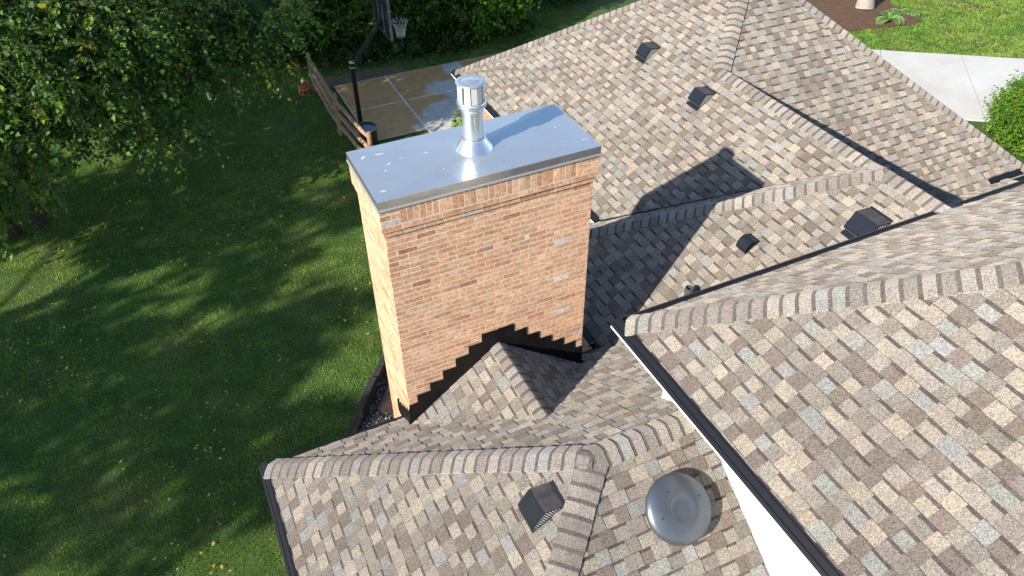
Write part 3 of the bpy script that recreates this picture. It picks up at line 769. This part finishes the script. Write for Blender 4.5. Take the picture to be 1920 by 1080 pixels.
# patio slabs, wet brown patches drying to grey
m, t, p = new_mat('wet_concrete')
pos = coords(t); sx = N(t, 'ShaderNodeSeparateXYZ'); t.links.new(pos, sx.inputs[0])
def math_(t, op, a, b=None):
    n_ = N(t, 'ShaderNodeMath', operation=op)
    for i, v in enumerate((a, b)):
        if v is None: continue
        if hasattr(v, 'node'): t.links.new(v, n_.inputs[i])
        else: n_.inputs[i].default_value = v
    return n_.outputs[0]
edge = math_(t, 'ADD', math_(t, 'MULTIPLY', noise(t, .55, 5, .6, pos), 2.6), math_(t, 'MULTIPLY', sx.outputs[1], -.36))
ev = math_(t, 'SUBTRACT', sx.outputs[0], math_(t, 'SUBTRACT', .25, edge))
wet = ramp(t, math_(t, 'ADD', math_(t, 'MULTIPLY', math_(t, 'SUBTRACT', sx.outputs[0], math_(t, 'ADD', math_(t, 'MULTIPLY', noise(t, .9, 5, .62, pos), 3.4), math_(t, 'MULTIPLY', math_(t, 'SUBTRACT', sx.outputs[1], 14.4), .55))), .5), -1.85), [(.0, 1.0), (.16, 0.0)])
far = ramp(t, math_(t, 'SUBTRACT', sx.outputs[0], 7.05), [(.0, 0.0), (.05, 1.0)])
wet = mixc(t, wet, (1, 1, 1), far)
c = mixc(t, (.56, .52, .455), (.62, .355, .145), wet)
c = mixc(t, c, ramp(t, noise(t, 3.5, 5, .6, pos), [(.3, .82), (.7, 1.16)]), 1.0, 'MULTIPLY')
t.links.new(c, p.inputs['Base Color'])
t.links.new(ramp(t, wet, [(0, .75), (1, .32)]), p.inputs['Roughness']); bump(t, p, noise(t, 90, 3, .6, pos), .15, .002)
g = MB()
xs_ = [2.98, 4.62, 6.48, 7.02, 8.85, 10.6]; ys_ = [12.45, 14.40, 16.28]; ys_ = [12.47, 14.40, 16.28]
xs_ = [2.98, 4.62, 7.02, 8.85, 10.6]
for i in range(4):
    for j in range(2): g.bx(xs_[i] + .028, ys_[j] + .028, -.08, xs_[i + 1] - .028, ys_[j + 1] - .028, .045)
g.bx(4.63, 10.60, -.08, 7.01, 12.457, .045); 
build('patio', g, m, kind='structure', dz=0, label='concrete patio slabs with brown wet stains', cat='patio')
g = MB(); g.face([(2.985, 12.475, .040), (10.6, 12.475, .040), (10.6, 16.275, .040), (2.985, 16.275, .040)])
build('patio_joint', g, plain('pale_joint', (.72, .69, .64), .9, 0, .3, 4), kind='structure', dz=0, label='pale sand joints between patio slabs', cat='patio joints')
# driveway slabs
m, t, p = new_mat('driveway_concrete')
c = ramp(t, noise(t, .8, 6, .6), [(.25, (.54, .51, .46)), (.5, (.62, .59, .54)), (.75, (.68, .655, .61))]); c = mixc(t, c, ramp(t, noise(t, 40, 4), [(.3, .94), (.7, 1.05)]), 1.0, 'MULTIPLY')
t.links.new(c, p.inputs['Base Color']); p.inputs['Roughness'].default_value = .85; bump(t, p, noise(t, 120, 3), .15, .002)
g = MB(); dx_, dy_ = np.array([.815, -.580]), np.array([-.58, -.815])   # along the far edge, and towards the house
o_ = np.array([19.69, 11.05]); cuts = [-3.2, .30, 3.05 - .2, 6.0, 9.0, 12.0]
cuts = [-2.6, .28, 2.78, 5.9, 9.0, 12.0]
for i in range(5):
    a, b = o_ + dx_ * (cuts[i] + .012), o_ + dx_ * (cuts[i + 1] - .012)
    sk = np.array([-2.66, -3.06]); sk = sk / np.linalg.norm(sk)
    poly = [(*a, -.1), (*b, -.1), (*(b + sk * 4.6), -.1), (*(a + sk * 4.6), -.1)]
    g.prism(poly, (0, 0, .14))
build('driveway', g, m, kind='structure', dz=0, label='pale sunlit concrete driveway', cat='driveway')
g = MB(); g.prism([(*q, .004) for q in MULCH], (0, 0, .045))
m, t, p = new_mat('mulch'); pos = coords(t)
c = ramp(t, noise(t, 9, 6, .75, pos), [(.3, (.085, .042, .022)), (.55, (.16, .085, .045)), (.75, (.26, .165, .10))]); t.links.new(c, p.inputs['Base Color']); p.inputs['Roughness'].default_value = 1
bump(t, p, noise(t, 40, 5, .7, pos), 1.0, .05)
build('mulch_bed', g, m, kind='structure', dz=0, label='brown mulch bed around the pale tree trunk', cat='mulch bed')
m, t, p = new_mat('bare_soil'); pos = coords(t)
c = ramp(t, noise(t, 3, 6, .7, pos), [(.3, (.10, .085, .045)), (.7, (.22, .165, .095))]); t.links.new(c, p.inputs['Base Color']); p.inputs['Roughness'].default_value = 1; bump(t, p, noise(t, 40, 4, .6, pos), .8, .03)
g = MB(); g.face([(*q, .004) for q in BARE]); build('worn_patch', g, m, kind='structure', dz=0, label='worn dry patch of lawn along the patio edge', cat='soil')

# gravel strip, slab and timbers by the chimney foot
g = MB(); g.face([(*q, .004) for q in GRAVEL]); build('gravel_base', g, plain('gravel_soil', (.05, .045, .04), 1, 0, .4, 20, .6), kind='structure', dz=0, label='dark soil under the gravel strip', cat='soil')
n = 5200; X, Y = RNG.uniform(-1.3, 1.4, n), RNG.uniform(1.4, 4.9, n); k_ = inside(GRAVEL, X, Y); X, Y = X[k_], Y[k_]; n = len(X)
R0 = RNG.uniform(.010, .026, n); Cc = np.array([(.42, .42, .41), (.22, .22, .22), (.10, .10, .10), (.34, .31, .27), (.55, .55, .54)])[RNG.integers(0, 5, n)] * RNG.uniform(.7, 1.2, (n, 1))
octv = np.array([(1, 0, 0), (0, 1, 0), (-1, 0, 0), (0, -1, 0), (0, 0, .8), (0, 0, -.8)], float); octf = np.array([(0, 1, 4), (1, 2, 4), (2, 3, 4), (3, 0, 4), (1, 0, 5), (2, 1, 5), (3, 2, 5), (0, 3, 5)])
V = octv[None] * R0[:, None, None] * RNG.uniform(.6, 1.3, (n, 6, 1)) + np.stack([X, Y, RNG.uniform(.008, .022, n)], 1)[:, None]
build_tris('gravel', V.reshape(-1, 3), (octf[None] + 6 * np.arange(n)[:, None, None]).reshape(-1, 3), np.repeat(Cc, 6, 0), vcol('gravel_stone', .9, (.8, 1.2), 60, 0), kind='stuff', label='mixed grey gravel between timber edging and chimney', cat='gravel')
s_ = MB(); s_.prism([(.19, 3.22, .01), (.46, 2.96, .01), (1.0, 3.36, .01), (.62, 3.70, .01)], (0, 0, .055))
build('stepping_stone', s_, plain('brown_stone', (.10, .062, .050), .95, 0, .3, 14, .5), loc=(.5, 3.3, 0), dz=0, label='flat brown stepping stone lying in the gravel', cat='stepping stone')
def timber(a, b, wdt, h, z0, label):
    a, b = np.array([*a, z0]), np.array([*b, z0]); d = (b - a); L = np.linalg.norm(d); d /= L; s = np.array([-d[1], d[0], 0])
    mb = MB(); r_ = random.Random(int(a[1] * 100)); rows = []
    for i in range(9):
        q = a + d * L * i / 8; w2 = wdt / 2 + r_.uniform(-.006, .006); hh = h + r_.uniform(-.008, .008); e = .018
        rows.append([q - s * w2, q - s * w2 + (0, 0, hh - e), q - s * (w2 - e) + (0, 0, hh), q + s * (w2 - e) + (0, 0, hh), q + s * w2 + (0, 0, hh - e), q + s * w2])
    mb.grid(rows, smooth=False); mb.face(rows[0]); mb.face(rows[-1][::-1])
    build('landscape_timber', mb, M_TIMBER, loc=tuple((a + b) / 2), dz=0, label=label, cat='timber', group='dark timbers edging the gravel')
timber((-.14, 3.10), (.35, 3.78), .15, .13, .14, 'dark upper timber lying on the gravel edge beside the brown stone')
timber((.37, 3.80), (.64, 4.16), .14, .14, .07, 'short dark timber nearest the chimney shaft at the far end')
timber((-1.25, 1.62), (.30, 3.70), .15, .135, .0, 'dark bottom timber running out under the eave gutter')
timber((.66, 4.19), (1.25, 4.95), .15, .15, .0, 'dark end timber partly hidden behind the chimney')

# ------------------------------------------------------------------ split rail fence, barrel, pot, hoop
fence = thing('rail_fence', (2.5, 14.3, 0), 'low brown split rail fence along the patio edge', 'fence')
def post(x, y, h):
    mb = MB(); r_ = random.Random(int(y * 10)); rows = []
    for z, s in ((-.1, 1), (.3, 1.02), (.7, .97), (h - .05, .95), (h, .75)):
        rows.append([(x + s * .062 * math.cos(a + .4) + r_.uniform(-.004, .004), y + s * .075 * math.sin(a + .4) + r_.uniform(-.004, .004), z) for a in [k * math.pi / 4 for k in range(8)]])
    mb.grid(rows, closed=True, smooth=False); mb.face(rows[-1]); build('post', mb, M_WOOD, fence, dz=0)
PY = [12.05, 13.3, 16.35]; PY = [11.75, 13.28, 16.38]
px_ = lambda y: 2.30 + .02 * (y - 13.28)
px_ = lambda y: 2.66 - (y - 11.75) * .0 if y < 12 else (2.36 if y < 14 else 2.42)
FP = [(2.58, 10.9), (2.36, 13.28), (2.40, 16.38)]
for (x, y), h in zip(FP, (1.2, 1.26, 1.17)): post(x, y, h)
def rail(a, b, h0, h1, r0=.058):
    mb = MB(); a, b = np.array([*a, h0]), np.array([*b, h1]); pts = []; rad = []; r_ = random.Random(int(h0 * 100 + a[1]))
    for i in range(8):
        f_ = i / 7; q = a + (b - a) * f_; pts.append(q + (r_.uniform(-.008, .008), 0, r_.uniform(-.012, .012) - .02 * math.sin(math.pi * f_))); rad.append(r0 * (.7 if i in (0, 7) else r_.uniform(.92, 1.08)))
    mb.tube(pts, rad, 7); build('rail', mb, M_WOOD, fence, dz=0)
for i in range(2):
    a, b = FP[i], FP[i + 1]
    for h, rr in ((1.06, .056), (.70, .062), (.36, .060)): rail((a[0] - .01, a[1]), (b[0] - .01, b[1]), h, h, rr)
hoop = thing('basketball_hoop', (2.92, 13.10, 0), 'black pole basketball hoop with a white net above the patio', 'basketball hoop')
hx, hy = 2.92, 13.10
b = MB(); b.box((hx - .052, hy - .052, 0), (.104, 0, 0), (0, .104, 0), (0, 0, 2.08)); build('pole', b, M_BLACK, hoop, dz=0)
for z_ in (1.94, 2.075):
    b = MB(); b.bx(hx - .066, hy - .066, z_, hx + .066, hy + .066, z_ + .025); build('clamp', b, M_GRILLE, hoop, dz=0)
b = MB(); b.tube([(hx, hy, 1.98), (hx + .12, hy, 2.14), (hx + .86, hy, 2.98), (hx + .93, hy, 3.05)], .062, 8); build('arm', b, M_BLACK, hoop, dz=0)
b = MB(); bx_ = hx + .95
b.bx(bx_, hy - .66, 2.74, bx_ + .035, hy + .66, 3.78)
M_BOARD = plain('smoky_backboard', (.018, .020, .026), .4, 0, .1, 4)
bo = build('backboard', b, M_BOARD, hoop, dz=0)
b = MB()
for (y0_, y1_, z0_, z1_) in ((hy - .68, hy + .68, 2.72, 2.745), (hy - .68, hy + .68, 3.775, 3.80), (hy - .68, hy - .655, 2.745, 3.775), (hy + .655, hy + .68, 2.745, 3.775)): b.bx(bx_ - .012, y0_, z0_, bx_ + .047, y1_, z1_)
for (y0_, y1_, z0_, z1_) in ((hy - .3, hy + .3, 2.98, 3.02), (hy - .3, hy + .3, 3.42, 3.46), (hy - .3, hy - .26, 3.02, 3.42), (hy + .26, hy + .3, 3.02, 3.42)): b.bx(bx_ + .0355, y0_, z0_, bx_ + .040, y1_, z1_)
b.bx(bx_ - .03, hy - .20, 2.80, bx_ - .002, hy - .16, 3.5); b.bx(bx_ - .03, hy + .16, 2.80, bx_ - .002, hy + .20, 3.5)
build('board_trim', b, plain('grey_trim', (.13, .14, .16), .5), bo, dz=0)
b = MB(); rc = (bx_ + .46, hy, 2.95)
b.tube([(rc[0] + .228 * math.cos(a), rc[1] + .228 * math.sin(a), rc[2]) for a in np.linspace(0, 2 * math.pi, 25)], .011, 6, cap=False)
b.bx(bx_ + .03, hy - .06, 2.925, bx_ + .24, hy + .06, 2.945)
rim = build('rim', b, plain('dark_rim', (.06, .03, .02), .5), hoop, dz=0)
b = MB()
for sgn in (1, -1):
    for i in range(12):
        pts = []
        for j in range(7):
            f_ = j / 6; rr = .225 * (1 - f_) + .105 * f_ - .03 * math.sin(math.pi * f_); a = 2 * math.pi * (i / 12 + sgn * f_ * .13)
            pts.append((rc[0] + rr * math.cos(a), rc[1] + rr * math.sin(a), rc[2] - .42 * f_))
        b.tube(pts, .0075, 4, cap=False)
build('net', b, plain('white_cord', (.72, .72, .68), .8), hoop, dz=0)
brl = thing('water_barrel', (2.93, 12.42, 0), 'black open barrel of water at the foot of the hoop pole', 'barrel')
bc_ = (2.86, 12.32, 0)
b = MB(); b.lathe([(.24, 0), (.265, .03), (.285, .30), (.292, .52), (.300, .56), (.300, .60), (.272, .60), (.268, .50), (.0, .50)], bc_, 28); build('tub', b, plain('black_plastic', (.028, .030, .033), .45), brl, dz=0)
b = MB(); b.lathe([(.269, .555), (.0, .555)], bc_, 28); build('water', b, plain('barrel_water', (.10, .13, .17), .06), brl, dz=0)
b = MB(); b.lathe([(.301, .565), (.306, .585), (.301, .606), (.276, .606)], bc_, 28); build('lip', b, plain('grey_lip', (.20, .21, .22), .5), brl, dz=0)
pot = thing('clay_pot', (2.07, 16.3, 0), 'orange clay pot with cut out windows by the far fence post', 'pot')
b = MB(); pc = (2.07, 16.25, 0)
b.lathe([(.0, .0), (.145, .0), (.17, .06), (.175, .16), (.145, .225), (.150, .24), (.185, .28), (.192, .345), (.180, .35), (.172, .29), (.135, .24), (.10, .20)], pc, 24)
build('pot_body', b, plain('terracotta', (.46, .17, .085), .8, 0, .15, 12, .2), pot, dz=0)
M_POTDARK = plain('pot_dark', (.02, .012, .01), .9)
for an in (-2.4, -1.6, -.8, 0.2):
    q = np.array([pc[0] + .172 * math.cos(an), pc[1] + .172 * math.sin(an), .12]); tx = np.array([-math.sin(an), math.cos(an), 0]); ou = np.array([math.cos(an), math.sin(an), 0])
    b = MB(); b.box(q - tx * .04 - ou * .02 - (0, 0, .04), tx * .08, ou * .026, (0, 0, .075)); build('pot_opening', b, M_POTDARK, pot, dz=0)

# ------------------------------------------------------------------ trees and shrubs
def unit(a): return a / (np.linalg.norm(a, axis=-1, keepdims=True) + 1e-9)
def foliage(name, clumps, nspray, leaf, cols, parent, seed, droop=.35, per=14, spray=.55, shell=.45, mat=None, up=.75, twigs=0, wide=.30):
    """leaf sprays through a set of ellipsoid clumps (cx, cy, cz, rx, ry, rz)"""
    r_ = np.random.default_rng(seed); cl = np.array(clumps, float); vol = cl[:, 3] * cl[:, 4] * cl[:, 5]
    idx = r_.choice(len(cl), nspray, p=vol ** .75 / (vol ** .75).sum()); c_ = cl[idx]
    d = unit(r_.normal(size=(nspray, 3))); d[:, 2] = d[:, 2] * .9
    rad = r_.random(nspray) ** shell
    C = c_[:, :3] + d * rad[:, None] * c_[:, 3:6]
    hd = unit(d * np.array([1, 1, .35]) + r_.normal(0, .45, (nspray, 3)))
    L = spray * r_.uniform(.5, 1.2, nspray)
    s = np.tile(np.linspace(.08, 1, per), (nspray, 1)) + r_.uniform(-.04, .04, (nspray, per))
    P = C[:, None] + hd[:, None] * (s * L[:, None])[..., None]
    P[..., 2] -= droop * (s ** 2) * L[:, None]
    P += r_.normal(0, leaf * .25, P.shape)
    sidev = unit(np.cross(hd, np.array([0, 0, 1.0])) + 1e-6)
    sg = np.where(np.arange(per) % 2 == 0, 1.0, -1.0)[None, :, None]
    ax = unit(hd[:, None] * .55 + sidev[:, None] * sg * .8 + np.array([0, 0, -.35]) + r_.normal(0, .42, P.shape))
    nn = unit(np.array([0, 0, up]) + r_.normal(0, .45, P.shape)); nn = unit(nn - ax * (nn * ax).sum(-1, keepdims=True)); bb = np.cross(nn, ax)
    ln = (leaf * r_.uniform(.6, 1.25, P.shape[:2]))[..., None]; wd = ln * wide
    base = P; tip = P + ax * ln - np.array([0, 0, .12]) * ln; mid = P + ax * ln * .42
    s1, s2 = mid + bb * wd + nn * wd * .25, mid - bb * wd + nn * wd * .25
    V = np.stack([base, s1, tip, s2], 2).reshape(-1, 3); nL = nspray * per
    i = np.arange(nL)[:, None] * 4; T = np.concatenate([i + np.array([[0, 2, 1]]), i + np.array([[0, 3, 2]])], 0)
    cc = np.array(cols, float); base_i = r_.integers(0, len(cc), nspray); ci = np.where(r_.random((nspray, per)) < .7, base_i[:, None], r_.integers(0, len(cc), (nspray, per)))
    K = (cc[ci] * r_.uniform(.75, 1.3, (nspray, per, 1))).reshape(-1, 3)
    K = np.repeat(K, 4, 0)
    if twigs:
        j = r_.choice(nspray, int(nspray * twigs), replace=False); st = np.linspace(-.25, 1.0, 6)
        Q = C[j][:, None] + hd[j][:, None] * (st[None] * L[j][:, None])[..., None]; Q[..., 2] -= droop * (np.maximum(st, 0) ** 2)[None] * L[j][:, None]
        wv = (np.array([.011, .010, .008, .007, .005, .003]))[None, :, None]; ring = []
        for k in range(3):
            a_ = 2 * np.pi * k / 3; ring.append(Q + (sidev[j][:, None] * math.cos(a_) + np.array([0, 0, 1.0]) * math.sin(a_)) * wv)
        R3 = np.stack(ring, 2); nT = len(j); b0 = len(V) + (np.arange(nT) * 18)[:, None]; idx = []
        for a in range(5):
            for k in range(3):
                k2 = (k + 1) % 3; idx += [(a * 3 + k, a * 3 + k2, a * 3 + 3 + k), (a * 3 + k2, a * 3 + 3 + k2, a * 3 + 3 + k)]
        T = np.concatenate([T, (b0[:, None] + np.array(idx)[None]).reshape(-1, 3)], 0); V = np.concatenate([V, R3.reshape(-1, 3)], 0)
        K = np.concatenate([K, np.tile(np.array([[.17, .125, .09]]), (nT * 18, 1)) * r_.uniform(.6, 1.3, (nT * 18, 1))], 0)
    return build_tris(name, V, T, K, mat or M_LEAF, parent)
def limb_path(a, b, rd, n=6, sag=.0, wob=.12):
    a, b = np.array(a, float), np.array(b, float); L = np.linalg.norm(b - a); out = []
    for i in range(n + 1):
        f = i / n; q = a + (b - a) * f; q[2] += sag * L * math.sin(math.pi * f)
        if 0 < i < n: q += np.array([rd.uniform(-1, 1), rd.uniform(-1, 1), rd.uniform(-.5, .5)]) * wob * L / n
        out.append(q)
    return out
def tree(name, base, trunk_top, tr, clumps, nspray, leaf, cols, label, seed, cat='tree', group=None, bark=None, lean=None, trunks=None, **kw):
    root = thing(name, base, label, cat, group); rd = random.Random(seed)
    mb = MB()
    for b0, t0 in (trunks or [(base, trunk_top)]):
        pts = limb_path(b0, t0, rd, 7, 0, .10); rr = [tr * 1.4, tr * 1.12] + [tr * (1 - .07 * i) for i in range(6)]; mb.tube(pts, rr, 12)
    build('trunk', mb, bark or M_BARK, root, dz=0)
    lm = MB(); t0 = np.array(trunk_top, float); b0 = np.array(base, float)
    for i, q in enumerate(clumps):
        st = b0 + (t0 - b0) * rd.uniform(.55, 1.0); en = np.array(q[:3]) + np.array([0, 0, q[5] * .1])
        pts = limb_path(st, en, rd, 6, .10, .22); r0 = tr * rd.uniform(.28, .45); lm.tube(pts, [r0 * (1 - .12 * k) for k in range(7)], 6)
        for k in range(5):
            a_ = rd.uniform(0, 6.28); e2 = np.array(q[:3]) + np.array([math.cos(a_) * q[3], math.sin(a_) * q[4], rd.uniform(-.6, .6) * q[5]]) * .85
            lm.tube(limb_path(pts[rd.randint(3, 6)], e2, rd, 5, -.04, .25), [.022, .019, .016, .013, .010, .006], 5)
    build('limbs', lm, bark or M_BARK, root, dz=0)
    foliage('crown', clumps, nspray, leaf, cols, root, seed, **kw)
    return root
GREEN = [(.052, .112, .026), (.066, .135, .028), (.044, .090, .030), (.100, .170, .030), (.20, .22, .035), (.060, .116, .036), (.085, .135, .03)]
DEEP = [(.044, .100, .026), (.052, .118, .028), (.066, .135, .028)]
LIME = [(.070, .150, .018), (.090, .175, .020), (.055, .115, .018), (.110, .170, .025)]

# the big tree whose outer boughs hang into the view
tree('broadleaf_tree', (-5.25, 12.35, 0), (-4.6, 12.5, 4.2), .15,
     [(-4.6, 11.2, 4.6, 1.9, 1.7, 1.5), (-4.7, 10.9, 2.9, 1.2, 1.2, 1.0), (-5.6, 11.0, 2.0, 1.0, 1.0, .8), (-5.7, 11.6, 1.2, .7, .6, .6), (-2.4, 11.0, 7.0, 1.5, 1.5, 1.1), (-.6, 12.4, 6.9, 1.4, 1.4, 1.0), (-3.3, 11.4, 3.9, 1.5, 1.4, 1.1), (-2.2, 11.7, 4.6, 1.5, 1.3, 1.0),  # highest clump, above the view, is added to shade the hoop
      (-2.6, 11.5, 2.9, 1.2, 1.0, .8), (-2.1, 11.1, 2.2, .8, .7, .6), (-1.0, 12.4, 4.1, 1.4, 1.2, .9), (-1.2, 11.9, 3.2, 1.1, .9, .7), (.0, 12.5, 3.9, 1.1, 1.0, .8), (.35, 12.3, 3.1, .9, .8, .55),
      (.9, 12.4, 3.9, .8, .8, .6), (-4.5, 13.5, 6.8, 2.4, 2.4, 1.6), (-2.0, 14.0, 6.2, 2.2, 2.2, 1.4), (-6.6, 12.2, 4.8, 1.6, 1.8, 1.6), (-5.6, 14.6, 4.2, 1.8, 1.8, 1.6)],
     4700, .118, [(.095, .185, .040)] * 8 + [(.078, .150, .046)] * 8 + [(.055, .110, .040)] * 5 + [(.12, .22, .042)] * 6 + [(.17, .28, .042)] * 3 + [(.22, .36, .035)] * 1 + [(.32, .31, .04)] * 1, 'big dark leafed tree spreading over the lawn with drooping boughs', 201, trunks=[((-5.25, 12.35, 0), (-4.6, 12.5, 4.2)), ((-5.85, 12.1, 0), (-6.2, 12.0, 3.6))], wide=.37, spray=.72, per=17, droop=.45, twigs=.4)

# dense vine clad trees and shrubs along the back
tree('vine_covered_tree', (4.2, 19.2, 0), (4.3, 19.4, 3.0), .16, [(3.5, 18.3, 1.55, 1.0, .65, .62), (4.6, 18.2, 1.75, 1.0, .65, .60), (3.0, 18.9, 1.2, 1.0, .7, .8), (4.1, 18.9, 2.7, 1.7, 1.0, .9), (5.3, 18.5, 1.9, .8, .6, .6)],
     1150, .14, LIME + LIME + DEEP, 'vine covered tree behind the hoop backboard with hanging rounded leaves', 202, wide=.42)
tree('vine_covered_tree', (7.0, 18.8, 0), (7.1, 19.0, 3.0), .16, [(6.3, 18.0, 1.60, .8, .55, .60), (7.3, 17.8, 1.65, .8, .55, .60), (6.9, 18.6, 2.6, 1.6, 1.0, .9), (7.9, 17.9, 2.1, .8, .6, .6)],
     1000, .14, LIME + LIME + DEEP, 'vine covered tree right of the basketball net above dark undergrowth', 203, wide=.42)
tree('lime_leafed_tree', (9.6, 18.6, 0), (9.6, 18.7, 3.0), .16, [(8.7, 17.35, 1.35, .75, .45, .60), (9.5, 17.4, 1.55, .7, .45, .55), (8.35, 17.2, .95, .40, .30, .30), (9.3, 18.0, 2.6, 1.4, .8, .8)],
     800, .15, [(.11, .24, .020), (.15, .28, .025), (.08, .18, .02), (.05, .10, .02)], 'bright lime leafed tree hanging over the back lawn strip', 204, wide=.36, droop=.6, spray=.45)
for i, (x, y, rr, hh) in enumerate(((2.0, 19.4, 1.0, .9), (4.1, 18.2, .8, .50), (5.8, 18.0, .8, .62), (7.5, 17.7, .8, .48), (9.6, 18.2, .8, .5), (.6, 19.8, 1.2, 1.4), (12.6, 20.2, 1.4, .9), (-1.6, 19.0, 1.4, 1.3))):
    lab = ['dark shrub beside the far fence post', 'dark shrub low behind the hoop pole', 'dark leafy shrub under the backboard', 'dark shrub below the basketball net', 'dark shrub under the lime leafed tree',
           'dark shrub behind the clay pot', 'dark shrub at the far end of the back hedge', 'dark shrub deep behind the big tree'][i]
    tree('shrub', (x, y, 0), (x, y, hh * .8), .05, [(x, y, hh * .65, rr, rr * .8, hh * .8), (x + rr * .5, y - .1, hh * .4, rr * .6, rr * .6, hh * .5)], 420, .12, DEEP + GREEN, lab, 220 + i, cat='shrub', group='dark shrubs along the back hedge', wide=.3)
for i, (x, y, z) in enumerate(((-1.5, 24, 4), (3.5, 24, 4.2), (8.5, 24, 4), (13.5, 25, 4))):
    tree('hedge_tree', (x, y, 0), (x, y, z), .2, [(x, y, 3.0, 3.2, 2.0, 3.2), (x + 1.5, y - .6, 1.6, 2.2, 1.4, 1.6), (x - 1.2, y - .6, 4.5, 2.2, 1.6, 1.6)], 1100, .19, DEEP, 'dark hedge tree filling the gap behind the vine covered trees', 240 + i, group='dark hedge trees at the back')

# trees standing left of the view: they throw the dappled shade on the lawn
for i, (x, y, top, rx) in enumerate(((-13.0, -5.4, 7.4, 2.7), (-12.6, -1.4, 8.4, 3.0), (-12.4, 2.8, 9.0, 3.1), (-12.0, 6.8, 10.2, 3.2), (-11.5, 10.8, 11.0, 3.3), (-11.0, 14.6, 10.0, 3.2))):
    rd = random.Random(500 + i); cl = []
    nk = (8, 7, 7, 7, 8, 9)[i]
    for k in range(nk):
        f = (k + .5) / nk; zz = 1.6 + (top - 2.6) * f; a = k * 2.4 + i; rr = rx * (.95 - .45 * abs(f - .45)) * math.sqrt(rd.uniform(.10, 1.0)); q = rd.uniform(.95, 1.3)
        cl.append((x - 7 + rr * math.cos(a), y - 2.35 + rr * math.sin(a) * 1.15, zz + 4.1, q, q, q * .8))
    tree('shade_tree', (x - 7, y - 2.35, 0), (x - 7, y - 2.35, top + 1.2), .2, cl, 115 * nk, .21, GREEN, 'leafy shade tree on the lawn edge beyond the left of the view', 260 + i, group='shade trees left of the lawn', wide=.36, spray=.38, shell=.36)

# right: pale trunk in the mulch, hostas, round bush
tree('ornamental_tree', (22.25, 13.95, .02), (22.75, 14.5, 2.9), .25, [(23.4, 13.4, 4.2, 1.9, 1.9, 1.2), (24.6, 14.6, 3.8, 1.6, 1.6, 1.0), (21.6, 15.2, 4.4, 1.8, 1.8, 1.2), (23.2, 15.4, 5.0, 1.8, 1.8, 1.2), (22.6, 12.4, 3.6, 1.1, 1.1, .7)], 900, .17, GREEN,
     'pale barked tree trunk rising from the mulch bed', 280, bark=M_BARKPALE)
def hosta(x, y, s, nl, label, seed):
    root = thing('hosta', (x, y, .04), label, 'plant', 'hostas in the mulch bed'); rd = random.Random(seed); V = []; T = []; K = []
    for i in range(nl):
        a = rd.uniform(0, 6.28); L = s * rd.uniform(.55, 1.05); el = rd.uniform(.15, .9); dv_ = np.array([math.cos(a), math.sin(a), 0]); sd = np.array([-math.sin(a), math.cos(a), 0]); b0 = np.array([x, y, .05]); k0 = len(V); g_ = rd.uniform(.8, 1.2)
        for j in range(6):
            f = j / 5; c_ = b0 + dv_ * L * f + np.array([0, 0, L * (el * f * 1.3 - (el * .9 + .25) * f * f)]); wv_ = L * .26 * math.sin(math.pi * min(1, f * .93 + .04)) ** .8
            for q, ed in ((-1, 1), (-.55, 0), (0, 0), (.55, 0), (1, 1)):
                V.append(c_ + sd * wv_ * q + np.array([0, 0, .18 * wv_ * abs(q)])); K.append(np.array((.52, .58, .30) if ed else (.12, .26, .045)) * g_)
        for j in range(5):
            for q in range(4):
                a_ = k0 + j * 5 + q; T += [(a_, a_ + 1, a_ + 6), (a_, a_ + 6, a_ + 5)]
    build_tris('leaves', np.array(V), np.array(T), np.array(K), M_LEAF, root)
hosta(22.05, 12.62, .62, 30, 'large pale edged hosta in the mulch near the tree trunk', 1)
hosta(23.05, 13.05, .42, 20, 'smaller hosta further from the trunk on the mulch edge', 2)
hosta(23.35, 12.70, .30, 14, 'smallest hosta tuft at the right edge of the mulch', 3)
root = thing('round_bush', (18.75, 4.55, 0), 'dense rounded bright green bush beside the pale driveway', 'bush')
foliage('foliage', [(18.95, 4.5, .7, 1.15, 1.25, 1.0), (19.5, 3.8, .7, 1.2, 1.2, 1.1), (18.9, 4.9, 1.2, .55, .6, .55), (19.5, 4.2, 1.35, .6, .6, .55)], 4200, .075, [(.12, .24, .022), (.15, .28, .028), (.09, .18, .02), (.19, .29, .035)], root, 300, droop=-.5, per=12, spray=.30, shell=.22, up=.5, wide=.32)
mb = MB(); rd = random.Random(3)
for i in range(40):
    a, q = rd.uniform(0, 6.28), rd.uniform(.2, 1.0); mb.tube(limb_path((18.8, 4.4, 0), (18.8 + 1.2 * q * math.cos(a), 4.4 + 1.2 * q * math.sin(a), 1.75 - .5 * q), rd, 5, .1, .1), [.02, .016, .013, .010, .007, .004], 5)
build('stems', mb, M_BARK, root, dz=0)
root = thing('lime_shrub', (5.25, 11.5, 0), 'small lime green upright shrub seen behind the flue pipe', 'shrub')
foliage('foliage', [(5.25, 11.5, .45, .08, .08, .40)], 40, .09, [(.16, .30, .02), (.20, .34, .03)], root, 310, droop=-.3, per=10, spray=.22)
mb = MB(); mb.tube([(5.25, 11.5, 0), (5.26, 11.5, .9)], [.018, .006], 6); build('stem', mb, M_BARK, root, dz=0)
